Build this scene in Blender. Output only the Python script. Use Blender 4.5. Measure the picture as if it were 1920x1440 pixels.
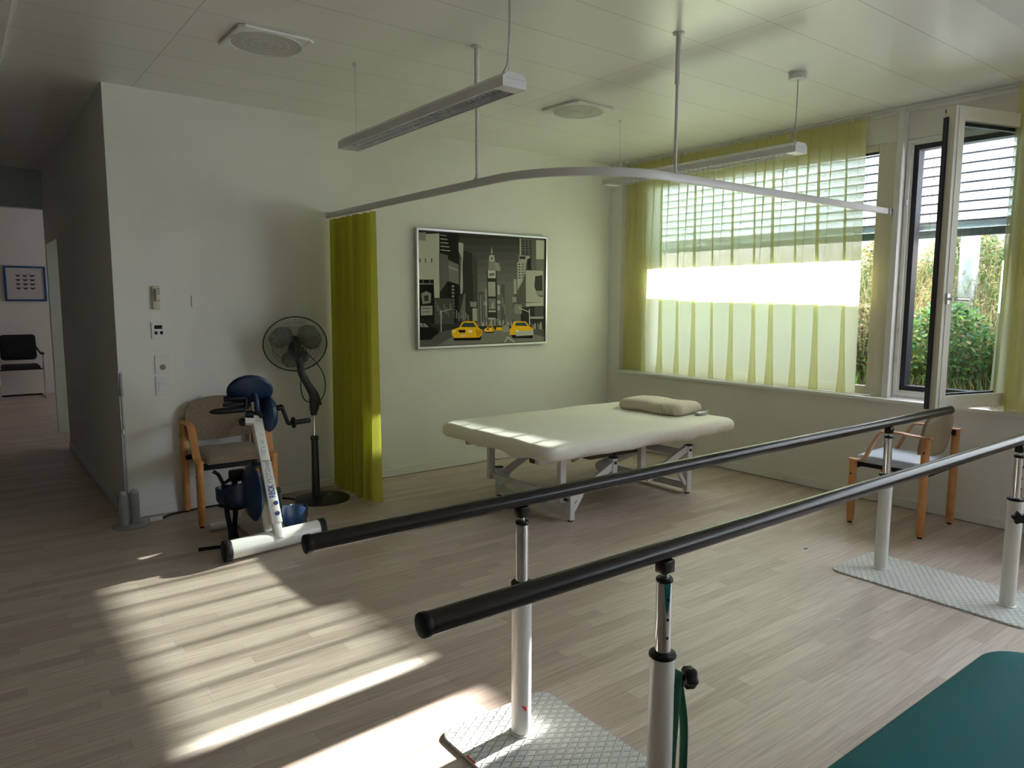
import bpy, bmesh, math, random
from math import sin, cos, pi, radians, sqrt
from mathutils import Vector, Matrix
random.seed(7)
sc = bpy.context.scene
for o in list(bpy.data.objects): bpy.data.objects.remove(o)
col = sc.collection
# ---------------------------------------------------------------- camera
F_PX, YAW, PITCH, ROLL = 1357.59, 0.653939, -0.115564, 0.003045
fw = Vector((cos(PITCH)*sin(YAW), cos(PITCH)*cos(YAW), sin(PITCH)))
rt = fw.cross(Vector((0, 0, 1))).normalized(); up = rt.cross(fw)
rt2 = rt*cos(ROLL) + up*sin(ROLL); up2 = up*cos(ROLL) - rt*sin(ROLL)
cd = bpy.data.cameras.new('camera'); cam = bpy.data.objects.new('camera', cd); col.objects.link(cam)
m = Matrix((rt2, up2, -fw)).transposed().to_4x4(); m.translation = Vector((-5.27224, -5.27568, 1.46077))
cam.matrix_world = m
cd.sensor_width = 36.0; cd.lens = 36.0*F_PX/1920.0; cd.clip_start = 0.05; cd.clip_end = 200
sc.camera = cam
# ---------------------------------------------------------------- sky, sun, exposure
w = bpy.data.worlds.new('sky'); sc.world = w; w.use_nodes = True
wn = w.node_tree; bg = wn.nodes['Background']
bg.inputs['Color'].default_value = (0.89, 0.87, 1.0, 1); bg.inputs['Strength'].default_value = 6.0
sd = bpy.data.lights.new('sun', 'SUN'); sd.energy = 34.0; sd.angle = radians(0.7); sd.color = (1.0, 0.95, 0.90)
so = bpy.data.objects.new('sun', sd); col.objects.link(so)
so.rotation_euler = Vector((-1, -0.062, -0.367)).to_track_quat('-Z', 'Y').to_euler(); so.location = (8, 0.5, 5)
def portal(loc, sx, sy, rot):
    d = bpy.data.lights.new('window_portal', 'AREA'); d.shape = 'RECTANGLE'; d.size = sx; d.size_y = sy
    d.cycles.is_portal = True
    o = bpy.data.objects.new('window_portal', d); col.objects.link(o); o.location = loc; o.rotation_euler = rot
portal((0.30, -1.5, 1.67), 1.75, 2.3, (0, radians(90), 0))
portal((0.30, -3.2, 1.67), 1.75, 0.8, (0, radians(90), 0))
portal((0.30, -6.3, 1.67), 1.75, 5.0, (0, radians(90), 0))
sc.view_settings.view_transform = 'Standard'; sc.view_settings.look = 'None'
sc.view_settings.gamma = 1.0; sc.view_settings.use_curve_mapping = False
sc.view_settings.exposure = 1.05
sc.cycles.max_bounces = 10; sc.cycles.diffuse_bounces = 6; sc.cycles.glossy_bounces = 4
sc.cycles.transmission_bounces = 6; sc.cycles.transparent_max_bounces = 24
sc.cycles.sample_clamp_indirect = 6.0; sc.cycles.use_denoising = True
sc.cycles.caustics_reflective = False; sc.cycles.caustics_refractive = False
# ---------------------------------------------------------------- materials
MATS = {}
def nodes(name):
    mt = bpy.data.materials.new(name); mt.use_nodes = True
    nt = mt.node_tree; b = nt.nodes['Principled BSDF']; MATS[name] = mt
    return mt, nt, b
def mat(name, c, rough=0.5, metal=0.0, var=0.06, scale=12.0, bump=0.0, bscale=200.0, spec=0.5, sheen=0.0, coat=0.0):
    mt, nt, b = nodes(name)
    b.inputs['Roughness'].default_value = rough; b.inputs['Metallic'].default_value = metal
    b.inputs['Specular IOR Level'].default_value = spec
    if sheen: b.inputs['Sheen Weight'].default_value = sheen
    if coat: b.inputs['Coat Weight'].default_value = coat; b.inputs['Coat Roughness'].default_value = 0.08
    tc = nt.nodes.new('ShaderNodeTexCoord'); nz = nt.nodes.new('ShaderNodeTexNoise')
    nz.inputs['Scale'].default_value = scale; nz.inputs['Detail'].default_value = 3
    nt.links.new(tc.outputs['Object'], nz.inputs['Vector'])
    cr = nt.nodes.new('ShaderNodeValToRGB'); e = cr.color_ramp.elements
    e[0].position = 0.35; e[1].position = 0.65
    e[0].color = (*[x*(1-var) for x in c], 1); e[1].color = (*[min(1, x*(1+var)) for x in c], 1)
    nt.links.new(nz.outputs['Fac'], cr.inputs['Fac']); nt.links.new(cr.outputs['Color'], b.inputs['Base Color'])
    if bump:
        n2 = nt.nodes.new('ShaderNodeTexNoise'); n2.inputs['Scale'].default_value = bscale
        nt.links.new(tc.outputs['Object'], n2.inputs['Vector'])
        bp = nt.nodes.new('ShaderNodeBump'); bp.inputs['Strength'].default_value = bump; bp.inputs['Distance'].default_value = 0.002
        nt.links.new(n2.outputs['Fac'], bp.inputs['Height']); nt.links.new(bp.outputs['Normal'], b.inputs['Normal'])
    return mt
mat('wall_paint', (0.80, 0.79, 0.745), 0.85, var=0.015, scale=3, bump=0.15, bscale=300, spec=0.2)
mat('white_trim', (0.80, 0.80, 0.78), 0.45, var=0.01)
mat('cream_frame', (0.72, 0.68, 0.57), 0.4, var=0.01)
mat('white_metal', (0.78, 0.77, 0.73), 0.3, var=0.015, coat=0.3)
mat('grey_metal', (0.62, 0.61, 0.60), 0.4, var=0.01)
mat('silver', (0.66, 0.66, 0.66), 0.3, metal=1.0, var=0.02)
mat('chrome', (0.75, 0.75, 0.76), 0.08, metal=1.0, var=0.01)
mat('black_plastic', (0.010, 0.010, 0.011), 0.45, var=0.1, spec=0.25)
mat('gasket', (0.02, 0.022, 0.035), 0.5, var=0.05)
mat('black_fabric', (0.01, 0.01, 0.012), 0.9, var=0.2, bump=0.3)
mat('rail_steel', (0.022, 0.017, 0.014), 0.24, metal=0.0, var=0.03, spec=0.22)
mat('beech', (0.60, 0.28, 0.095), 0.4, var=0.14, scale=9)
mat('beech_pale', (0.60, 0.33, 0.17), 0.4, var=0.12, scale=9)
mat('taupe_fabric', (0.27, 0.20, 0.135), 0.95, var=0.10, scale=60, bump=0.4, sheen=0.2)
mat('sky_glare_seat', (0.52, 0.60, 0.72), 0.45, var=0.03)  # sky glare on the right chair seat, put into the base colour
mat('shell_beige', (0.36, 0.29, 0.20), 0.6, var=0.04)
mat('sheet', (0.80, 0.77, 0.68), 0.9, var=0.02, scale=40, bump=0.25, sheen=0.3)
mat('pillow_fabric', (0.62, 0.55, 0.46), 0.95, var=0.04, scale=80, bump=0.3, sheen=0.3)
mat('navy_plastic', (0.008, 0.028, 0.085), 0.35, var=0.05)
mat('teal_vinyl', (0.002, 0.145, 0.165), 0.62, var=0.04, scale=300, bump=0.2, spec=0.15)
mat('low_bounce_dark', (0.22, 0.21, 0.19), 0.8, var=0.03)  # unseen left walls darkened to cut bounce light on the corridor
mat('green_rubber', (0.01, 0.11, 0.055), 0.55, var=0.05)
mat('cream_plastic', (0.62, 0.58, 0.45), 0.45, var=0.02)
mat('screen_grey', (0.16, 0.17, 0.15), 0.3, var=0.02)
mat('switch_white', (0.76, 0.74, 0.71), 0.4, var=0.01)
mat('socket_hole', (0.34, 0.26, 0.23), 0.5)
mat('fan_black', (0.022, 0.020, 0.018), 0.35, var=0.08)
mat('blue_paint', (0.015, 0.08, 0.24), 0.4)
mat('paper', (0.62, 0.62, 0.60), 0.8, var=0.02)
mat('print_brown', (0.10, 0.06, 0.045), 0.8, var=0.2)
mat('letter_blue', (0.01, 0.05, 0.28), 0.5)
mat('letter_grey', (0.20, 0.24, 0.30), 0.5)
mat('red_mark', (0.70, 0.03, 0.02), 0.5)
mat('yellow_label', (0.75, 0.65, 0.10), 0.5)
mat('table_metal', (0.70, 0.69, 0.70), 0.4, var=0.02)
mat('dark_wood', (0.10, 0.075, 0.06), 0.5, var=0.1)
mat('light_paint', (0.70, 0.70, 0.70), 0.45, var=0.01)
mat('louvre', (0.80, 0.80, 0.82), 0.30, metal=0.9)
mat('diffuser', (0.80, 0.80, 0.80), 0.5)
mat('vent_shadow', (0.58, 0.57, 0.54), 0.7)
mat('concrete', (0.50, 0.47, 0.42), 0.85, var=0.08, scale=5, bump=0.3)
mat('galvanised', (0.50, 0.53, 0.56), 0.45, metal=0.5, var=0.10, scale=15)
mat('blind_slat', (0.66, 0.71, 0.76), 0.45, metal=0.0, var=0.02)
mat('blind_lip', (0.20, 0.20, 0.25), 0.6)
mat('blind_rail', (0.10, 0.14, 0.145), 0.5, var=0.02)
mat('pole_grey', (0.45, 0.46, 0.45), 0.35, metal=0.4)
mat('stand_grey', (0.30, 0.32, 0.32), 0.45)
mat('bark', (0.16, 0.11, 0.07), 0.9, var=0.2)
mat('soil', (0.16, 0.12, 0.07), 0.95, var=0.3, scale=6, bump=0.6, bscale=30)
mat('hall_frame', (0.60, 0.68, 0.62), 0.5, var=0.02)

# floor: grey-beige parquet, strips running along x
mt, nt, b = nodes('parquet'); L = nt.links.new
tc = nt.nodes.new('ShaderNodeTexCoord')
bk = nt.nodes.new('ShaderNodeTexBrick'); bk.inputs['Scale'].default_value = 1.0
bk.inputs['Brick Width'].default_value = 0.55; bk.inputs['Row Height'].default_value = 0.066; bk.inputs['Mortar Size'].default_value = 0.0008
bk.inputs['Mortar Smooth'].default_value = 0.5; bk.offset = 0.37; bk.offset_frequency = 3; bk.squash = 1.4; bk.squash_frequency = 2
bk.inputs['Color1'].default_value = (0.41, 0.322, 0.265, 1); bk.inputs['Color2'].default_value = (0.58, 0.485, 0.415, 1)
bk.inputs['Mortar'].default_value = (0.26, 0.21, 0.17, 1); bk.inputs['Bias'].default_value = 0.25
L(tc.outputs['Object'], bk.inputs['Vector'])
mp = nt.nodes.new('ShaderNodeMapping'); mp.inputs['Scale'].default_value = (1.5, 28, 1)
L(tc.outputs['Object'], mp.inputs['Vector'])
nz = nt.nodes.new('ShaderNodeTexNoise'); nz.inputs['Scale'].default_value = 3; nz.inputs['Detail'].default_value = 6
L(mp.outputs['Vector'], nz.inputs['Vector'])
cr = nt.nodes.new('ShaderNodeValToRGB'); cr.color_ramp.elements[0].color = (0.80, 0.78, 0.76, 1); cr.color_ramp.elements[1].color = (1.1, 1.1, 1.1, 1)
cr.color_ramp.elements[0].position = 0.3; cr.color_ramp.elements[1].position = 0.7
L(nz.outputs['Fac'], cr.inputs['Fac'])
mx = nt.nodes.new('ShaderNodeMix'); mx.data_type = 'RGBA'; mx.blend_type = 'MULTIPLY'; mx.inputs[0].default_value = 1.0
L(bk.outputs['Color'], mx.inputs[6]); L(cr.outputs['Color'], mx.inputs[7]); L(mx.outputs[2], b.inputs['Base Color'])
b.inputs['Roughness'].default_value = 0.42; b.inputs['Specular IOR Level'].default_value = 0.6
bp = nt.nodes.new('ShaderNodeBump'); bp.inputs['Strength'].default_value = 0.08; bp.inputs['Distance'].default_value = 0.002
L(nz.outputs['Fac'], bp.inputs['Height']); L(bp.outputs['Normal'], b.inputs['Normal'])

# ceiling: satin white metal panels with fine joints
mt, nt, b = nodes('ceiling_panels'); L = nt.links.new
tc = nt.nodes.new('ShaderNodeTexCoord'); mp = nt.nodes.new('ShaderNodeMapping'); mp.inputs['Location'].default_value = (4.28+2.22*2, 0.389*40, 0)
bk = nt.nodes.new('ShaderNodeTexBrick'); bk.inputs['Scale'].default_value = 1.0; bk.offset = 0.0
bk.inputs['Brick Width'].default_value = 2.22; bk.inputs['Row Height'].default_value = 0.389; bk.inputs['Mortar Size'].default_value = 0.0022; bk.inputs['Mortar Smooth'].default_value = 0.3
bk.inputs['Color1'].default_value = (0.80, 0.795, 0.77, 1); bk.inputs['Color2'].default_value = (0.82, 0.81, 0.79, 1); bk.inputs['Mortar'].default_value = (0.42, 0.41, 0.39, 1)
L(tc.outputs['Object'], mp.inputs['Vector']); L(mp.outputs['Vector'], bk.inputs['Vector']); L(bk.outputs['Color'], b.inputs['Base Color'])
b.inputs['Roughness'].default_value = 0.28; b.inputs['Specular IOR Level'].default_value = 0.5

# white enamelled tread plate with raised diamond ribs
mt, nt, b = nodes('tread_plate'); L = nt.links.new
b.inputs['Base Color'].default_value = (0.72, 0.73, 0.70, 1); b.inputs['Roughness'].default_value = 0.3
tc = nt.nodes.new('ShaderNodeTexCoord'); hs = []
for a in (33, -33):
    mp = nt.nodes.new('ShaderNodeMapping'); mp.inputs['Rotation'].default_value = (0, 0, radians(a))
    wv = nt.nodes.new('ShaderNodeTexWave'); wv.wave_type = 'BANDS'; wv.bands_direction = 'Y'; wv.inputs['Scale'].default_value = 11.0
    wv.inputs['Distortion'].default_value = 0
    L(tc.outputs['Object'], mp.inputs['Vector']); L(mp.outputs['Vector'], wv.inputs['Vector'])
    cr = nt.nodes.new('ShaderNodeValToRGB'); cr.color_ramp.elements[0].position = 0.80; cr.color_ramp.elements[1].position = 0.97
    L(wv.outputs['Fac'], cr.inputs['Fac']); hs.append(cr)
mxx = nt.nodes.new('ShaderNodeMath'); mxx.operation = 'MAXIMUM'
L(hs[0].outputs['Color'], mxx.inputs[0]); L(hs[1].outputs['Color'], mxx.inputs[1])
bp = nt.nodes.new('ShaderNodeBump'); bp.inputs['Strength'].default_value = 1.0; bp.inputs['Distance'].default_value = 0.006
L(mxx.outputs[0], bp.inputs['Height']); L(bp.outputs['Normal'], b.inputs['Normal'])

# window glass: clear with a faint reflection
mt, nt, b = nodes('glass'); L = nt.links.new
tr = nt.nodes.new('ShaderNodeBsdfTransparent'); tr.inputs['Color'].default_value = (0.79, 0.85, 0.85, 1)
gl = nt.nodes.new('ShaderNodeBsdfGlossy'); gl.inputs['Roughness'].default_value = 0.02
ms = nt.nodes.new('ShaderNodeMixShader'); lw = nt.nodes.new('ShaderNodeLayerWeight'); lw.inputs['Blend'].default_value = 0.12
L(lw.outputs['Fresnel'], ms.inputs['Fac']); L(tr.outputs[0], ms.inputs[1]); L(gl.outputs[0], ms.inputs[2])
L(ms.outputs[0], nt.nodes['Material Output'].inputs['Surface'])

def cloth(name, diff, trans, tint, t_share, see, weave=0.0):
    mt, nt, b = nodes(name); L = nt.links.new
    d = nt.nodes.new('ShaderNodeBsdfDiffuse'); d.inputs['Color'].default_value = (*diff, 1)
    t = nt.nodes.new('ShaderNodeBsdfTranslucent'); t.inputs['Color'].default_value = (*trans, 1)
    c = nt.nodes.new('ShaderNodeBsdfTransparent'); c.inputs['Color'].default_value = (*tint, 1)
    a = nt.nodes.new('ShaderNodeMixShader'); a.inputs['Fac'].default_value = t_share
    e = nt.nodes.new('ShaderNodeMixShader')
    tc = nt.nodes.new('ShaderNodeTexCoord'); nz = nt.nodes.new('ShaderNodeTexNoise'); nz.inputs['Scale'].default_value = 40
    mr = nt.nodes.new('ShaderNodeMapRange'); mr.inputs['To Min'].default_value = see*0.92; mr.inputs['To Max'].default_value = see*1.08
    L(tc.outputs['Object'], nz.inputs['Vector']); L(nz.outputs['Fac'], mr.inputs['Value']); L(mr.outputs['Result'], e.inputs['Fac'])
    L(d.outputs[0], a.inputs[1]); L(t.outputs[0], a.inputs[2]); L(a.outputs[0], e.inputs[1]); L(c.outputs[0], e.inputs[2])
    L(e.outputs[0], nt.nodes['Material Output'].inputs['Surface'])
cloth('sheer_yellow', (0.82, 0.71, 0.22), (0.84, 0.87, 0.60), (1.0, 0.99, 0.93), 0.66, 0.22)
cloth('lime_cloth', (0.56, 0.54, 0.09), (0.66, 0.66, 0.12), (1, 1, 0.5), 0.30, 0.02)
cloth('net_cloth', (0.5, 0.5, 0.2), (0.6, 0.6, 0.3), (1, 1, 0.7), 0.5, 0.5)
cloth('fan_mesh', (0.10, 0.10, 0.10), (0.1, 0.1, 0.1), (1, 1, 1), 0.2, 0.35)
cloth('blade_clear', (0.13, 0.14, 0.14), (0.30, 0.32, 0.32), (0.80, 0.83, 0.83), 0.5, 0.45)

def leafmat(name, trans):
    mt, nt, b = nodes(name); L = nt.links.new
    at = nt.nodes.new('ShaderNodeVertexColor'); at.layer_name = 'Col'
    b.inputs['Roughness'].default_value = 0.5; L(at.outputs['Color'], b.inputs['Base Color'])
    t = nt.nodes.new('ShaderNodeBsdfTranslucent'); L(at.outputs['Color'], t.inputs['Color'])
    ms = nt.nodes.new('ShaderNodeMixShader'); ms.inputs['Fac'].default_value = trans
    L(b.outputs[0], ms.inputs[1]); L(t.outputs[0], ms.inputs[2]); L(ms.outputs[0], nt.nodes['Material Output'].inputs['Surface'])
leafmat('leaf', 0.45)
mt, nt, b = nodes('printed_colour'); at = nt.nodes.new('ShaderNodeVertexColor'); at.layer_name = 'Col'
nt.links.new(at.outputs['Color'], b.inputs['Base Color']); b.inputs['Roughness'].default_value = 0.8; b.inputs['Specular IOR Level'].default_value = 0.08
M = MATS
# ---------------------------------------------------------------- helpers
def link_mesh(name, bm, m, parent=None, smooth=True, ang=38):
    me = bpy.data.meshes.new(name)
    bmesh.ops.recalc_face_normals(bm, faces=bm.faces)
    for f in bm.faces: f.smooth = smooth
    if smooth:
        for e in bm.edges:
            if len(e.link_faces) == 2 and e.calc_face_angle(0) > radians(ang): e.smooth = False
    bm.to_mesh(me); bm.free()
    for x in (m if isinstance(m, (list, tuple)) else [m]): me.materials.append(x)
    o = bpy.data.objects.new(name, me); col.objects.link(o)
    if parent: o.parent = parent
    return o
ORIG = {}
def obj(name, bm, m, parent=None, smooth=True, label=None, kind=None, ang=38):
    """bm in world coordinates; stored relative to the parent chain's base point"""
    if parent is not None:
        off = ORIG.get(parent.name, Vector((0, 0, 0)))
        bmesh.ops.translate(bm, verts=bm.verts, vec=-off)
    o = link_mesh(name, bm, m, parent, smooth, ang)
    ORIG[o.name] = ORIG.get(parent.name, Vector((0, 0, 0))) if parent else Vector((0, 0, 0))
    if label: o['label'] = label
    if kind: o['kind'] = kind
    return o
def thing(name, loc, label, cat, group=None):
    o = bpy.data.objects.new(name, None); col.objects.link(o); o.location = loc; o.empty_display_size = 0.1
    o['label'] = label; o['category'] = cat
    if group: o['group'] = group
    ORIG[o.name] = Vector(loc); return o
def tag(o, label, cat, group=None, kind=None):
    o['label'] = label; o['category'] = cat
    if group: o['group'] = group
    if kind: o['kind'] = kind
    return o
def struct(name, bm, m, smooth=False):
    o = obj(name, bm, m, None, smooth); o['kind'] = 'structure'; return o
def B(): return bmesh.new()
def box(bm, x0, x1, y0, y1, z0, z1, bev=0.0, seg=2, rot=None, cen=None):
    r = bmesh.ops.create_cube(bm, size=1.0); vs = r['verts']
    bmesh.ops.scale(bm, verts=vs, vec=(abs(x1-x0), abs(y1-y0), abs(z1-z0)))
    if bev:
        es = list({e for v in vs for e in v.link_edges})
        g = bmesh.ops.bevel(bm, geom=es, offset=bev, segments=seg, affect='EDGES', profile=0.5)
        vs = list({v for f in g['faces'] for v in f.verts} | {v for v in vs if v.is_valid})
    if rot is not None: bmesh.ops.rotate(bm, verts=vs, cent=(0, 0, 0), matrix=rot)
    bmesh.ops.translate(bm, verts=vs, vec=((x0+x1)/2, (y0+y1)/2, (z0+z1)/2)); return vs
def obox(bm, p0, p1, wa, wb, up=(0, 0, 1), bev=0.0):
    """bar of rectangular section wa x wb from p0 to p1"""
    p0 = Vector(p0); p1 = Vector(p1); d = (p1-p0); ln = d.length; d.normalize(); u = Vector(up)
    s = d.cross(u); 
    if s.length < 1e-4: s = d.cross(Vector((1, 0, 0)))
    s.normalize(); u = s.cross(d).normalized()
    R = Matrix((s, d, u)).transposed()
    r = bmesh.ops.create_cube(bm, size=1.0); vs = r['verts']
    bmesh.ops.scale(bm, verts=vs, vec=(wa, ln, wb))
    if bev:
        es = list({e for v in vs for e in v.link_edges})
        g = bmesh.ops.bevel(bm, geom=es, offset=bev, segments=2, affect='EDGES', profile=0.5)
        vs = list({v for f in g['faces'] for v in f.verts} | {v for v in vs if v.is_valid})
    bmesh.ops.rotate(bm, verts=vs, cent=(0, 0, 0), matrix=R)
    bmesh.ops.translate(bm, verts=vs, vec=(p0+p1)/2)
def lathe(bm, prof, p0=(0, 0, 0), axis=(0, 0, 1), seg=24, sx=1.0, sy=1.0, cap=True):
    """prof: list of (radius, distance along axis)"""
    ax = Vector(axis).normalized(); a = ax.orthogonal().normalized()
    if abs(ax.z) > 0.99: a = Vector((1, 0, 0))
    elif abs(ax.x) > 0.99: a = Vector((0, 1, 0))
    b_ = ax.cross(a); p0 = Vector(p0); rings = []
    for r, h in prof:
        if r < 1e-6: rings.append([bm.verts.new(p0+ax*h)])
        else: rings.append([bm.verts.new(p0+ax*h+a*(r*sx*cos(2*pi*k/seg))+b_*(r*sy*sin(2*pi*k/seg))) for k in range(seg)])
    for A, C in zip(rings, rings[1:]):
        if len(A) == 1 and len(C) == 1: continue
        for k in range(seg):
            k2 = (k+1) % seg
            if len(A) == 1: bm.faces.new((A[0], C[k], C[k2]))
            elif len(C) == 1: bm.faces.new((A[k], A[k2], C[0]))
            else: bm.faces.new((A[k], A[k2], C[k2], C[k]))
    for rr in (rings[0], rings[-1]):
        if len(rr) > 2 and cap: bm.faces.new(rr)
def cyl(bm, p0, p1, r0, r1=None, seg=20, bev=0.0):
    p0 = Vector(p0); p1 = Vector(p1); h = (p1-p0).length; r1 = r0 if r1 is None else r1
    if bev: pr = [(r0-bev, 0), (r0-bev*.3, bev*.3), (r0, bev), (r1, h-bev), (r1-bev*.3, h-bev*.3), (r1-bev, h)]
    else: pr = [(r0, 0), (r1, h)]
    lathe(bm, pr, p0, p1-p0, seg)
def sweep(bm, pts, prof, closed=False, ref=(0, 0, 1), cap=True, scales=None):
    """sweep a closed 2-D profile (list of (a,b)) along pts; a = sideways, b = along ref"""
    pts = [Vector(p) for p in pts]; n = len(pts); rings = []; prev = None
    for i, p in enumerate(pts):
        if closed: t = pts[(i+1) % n]-pts[(i-1) % n]
        else: t = pts[min(i+1, n-1)]-pts[max(i-1, 0)]
        t.normalize()
        if prev is None:
            s = t.cross(Vector(ref))
            if s.length < 1e-3: s = t.cross(Vector((1, 0, 0)))
            s.normalize()
        else:
            s = prev-t*prev.dot(t); s.normalize()
        prev = s; u = s.cross(t); k = scales[i] if scales else 1.0
        rings.append([bm.verts.new(p+s*(a*k)+u*(b*k)) for a, b in prof])
    m = len(prof)
    for i in range(n if closed else n-1):
        A = rings[i]; C = rings[(i+1) % n]
        for k in range(m): bm.faces.new((A[k], A[(k+1) % m], C[(k+1) % m], C[k]))
    if cap and not closed: bm.faces.new(rings[0]); bm.faces.new(rings[-1])
def circ(r, n=10): return [(r*cos(2*pi*k/n), r*sin(2*pi*k/n)) for k in range(n)]
def rect(a, b): return [(-a/2, -b/2), (a/2, -b/2), (a/2, b/2), (-a/2, b/2)]
def rrect(a, b, r, n=3):
    o = []
    for cx, cy, s in ((a/2-r, b/2-r, 0), (-a/2+r, b/2-r, 90), (-a/2+r, -b/2+r, 180), (a/2-r, -b/2+r, 270)):
        for k in range(n+1): q = radians(s+90*k/n); o.append((cx+r*cos(q), cy+r*sin(q)))
    return o
def spline(pts, n=8):
    pts = [Vector(p) for p in pts]; out = []
    for i in range(len(pts)-1):
        p0 = pts[max(i-1, 0)]; p1 = pts[i]; p2 = pts[i+1]; p3 = pts[min(i+2, len(pts)-1)]
        for k in range(n):
            t = k/n; out.append(0.5*((2*p1)+(p2-p0)*t+(2*p0-5*p1+4*p2-p3)*t*t+(3*p1-p0-3*p2+p3)*t**3))
    out.append(pts[-1]); return out
def tube(bm, pts, r, n=8, smooth=0, **k):
    if smooth: pts = spline(pts, smooth)
    sweep(bm, pts, circ(r, n), **k)
def slab(bm, cx, cy, hx, hy, rc, prof, cs=5, wob=None, sub=1):
    """rounded-rectangle slab: prof = [(inset, z)...] from bottom centre round to top centre"""
    rings = []
    for inset, z in prof:
        a = max(hx-inset, 0.002); b_ = max(hy-inset, 0.002); r = max(min(rc-inset*0.6, a, b_), min(a, b_)*0.15)
        pts = []
        cors = ((a-r, b_-r, 0), (-a+r, b_-r, 90), (-a+r, -b_+r, 180), (a-r, -b_+r, 270))
        for ci, (px, py, s) in enumerate(cors):
            arc = [(px+r*cos(radians(s+90*k/cs)), py+r*sin(radians(s+90*k/cs))) for k in range(cs+1)]
            pts += arc
            nx_ = cors[(ci+1) % 4]; q0 = arc[-1]; q1 = (nx_[0]+r*cos(radians(nx_[2])), nx_[1]+r*sin(radians(nx_[2])))
            for k in range(1, sub): pts.append((q0[0]+(q1[0]-q0[0])*k/sub, q0[1]+(q1[1]-q0[1])*k/sub))
        ring = []
        for (x, y) in pts:
            v = Vector((cx+x, cy+y, z))
            if wob: v = wob(v, inset)
            ring.append(bm.verts.new(v))
        rings.append(ring)
    n = len(rings[0])
    for A, C in zip(rings, rings[1:]):
        for k in range(n): bm.faces.new((A[k], A[(k+1) % n], C[(k+1) % n], C[k]))
    bm.faces.new(rings[0]); bm.faces.new(rings[-1])
def copy_thing(root, name, loc, rotz, label):
    r = root.copy(); r.name = name; col.objects.link(r); r.location = loc; r.rotation_euler = (0, 0, rotz); r['label'] = label
    for ch in list(root.children):
        c = ch.copy(); col.objects.link(c); c.parent = r
        for g in ch.children:
            d = g.copy(); col.objects.link(d); d.parent = c
    return r
def ball(bm, c, r, sx=1, sy=1, sz=1, u=20, v=12):
    g = bmesh.ops.create_uvsphere(bm, u_segments=u, v_segments=v, radius=r); vs = g['verts']
    bmesh.ops.scale(bm, verts=vs, vec=(sx, sy, sz)); bmesh.ops.translate(bm, verts=vs, vec=c); return vs
# ================================================================ SETTING
H = 2.8
b = B(); box(b, -8.0, 0.6, -9.0, 0.0, -0.12, 0.0); box(b, -8.0, -1.5, 0.0, 8.2, -0.12, 0.0); struct('floor', b, M['parquet'])
b = B(); box(b, -8.0, 0.12, -9.0, 0.0, H, H+0.12); box(b, -6.4, -4.35, 0.0, 3.93, H, H+0.12); box(b, -8.0, -1.5, 4.05, 8.2, H, H+0.12); struct('ceiling', b, M['ceiling_panels'])
# back wall (with the picture); its left end turns the corner into the corridor
b = B(); box(b, -4.455, 0.0, 0.0, 0.16, 0, H+.12); struct('wall_back', b, M['wall_paint'])
b = B(); box(b, -8.0, -6.2, 0.0, 0.16, 0, H+.12); struct('wall_back_left', b, M['low_bounce_dark'])
# corridor
b = B(); box(b, -4.455, -4.33, 0.16, 2.95, 0, H+.12); box(b, -4.455, -4.33, 2.95, 3.93, 2.03, H+.12); struct('wall_corridor_right', b, M['wall_paint'])
b = B(); box(b, -6.35, -6.2, 0.16, 3.93, 0, H+.12); struct('wall_corridor_left', b, M['low_bounce_dark'])
b = B(); box(b, -4.455, -1.5, 3.93, 4.05, 0, H+.12); box(b, -6.35, -4.455, 3.93, 4.05, 2.40, H+.12); box(b, -8.0, -6.2, 3.93, 4.05, 0, H+.12); struct('wall_corridor_end', b, M['hall_frame'])
b = B(); box(b, -8.0, -1.5, 8.0, 8.15, 0, H+.12); struct('wall_far', b, M['wall_paint'])
b = B(); box(b, -8.1, -8.0, 3.93, 8.15, 0, H+.12); struct('wall_far_left', b, M['wall_paint'])
b = B()
for y0, y1, z0, z1 in ((4.05, 8.0, 0, .85), (4.05, 8.0, 2.1, H+.12), (4.05, 5.7, .85, 2.1), (6.5, 8.0, .85, 2.1)): box(b, -1.6, -1.5, y0, y1, z0, z1)
struct('wall_far_right', b, M['wall_paint'])  # unseen opening added to light the far room from the sky
b = B(); box(b, -4.33, -1.5, 1.9, 2.0, 0, H+.12); box(b, -4.33, -1.5, 1.9, 4.0, 2.6, 2.7); box(b, -1.6, -1.5, 2.0, 3.93, 0, 1.95); box(b, -1.6, -1.5, 2.0, 3.93, 2.2, 2.6); struct('wall_side_room', b, M['wall_paint'])  # narrow unseen slot added to let skylight into the side room
# rest of the exercise room behind the photographer
b = B(); box(b, -8.1, -8.0, -9.0, 0.16, 0, H+.12); struct('wall_left', b, M['low_bounce_dark'])
b = B(); box(b, -8.0, 0.3, -9.1, -9.0, 0, H+.12); struct('wall_front', b, M['wall_paint'])
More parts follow.
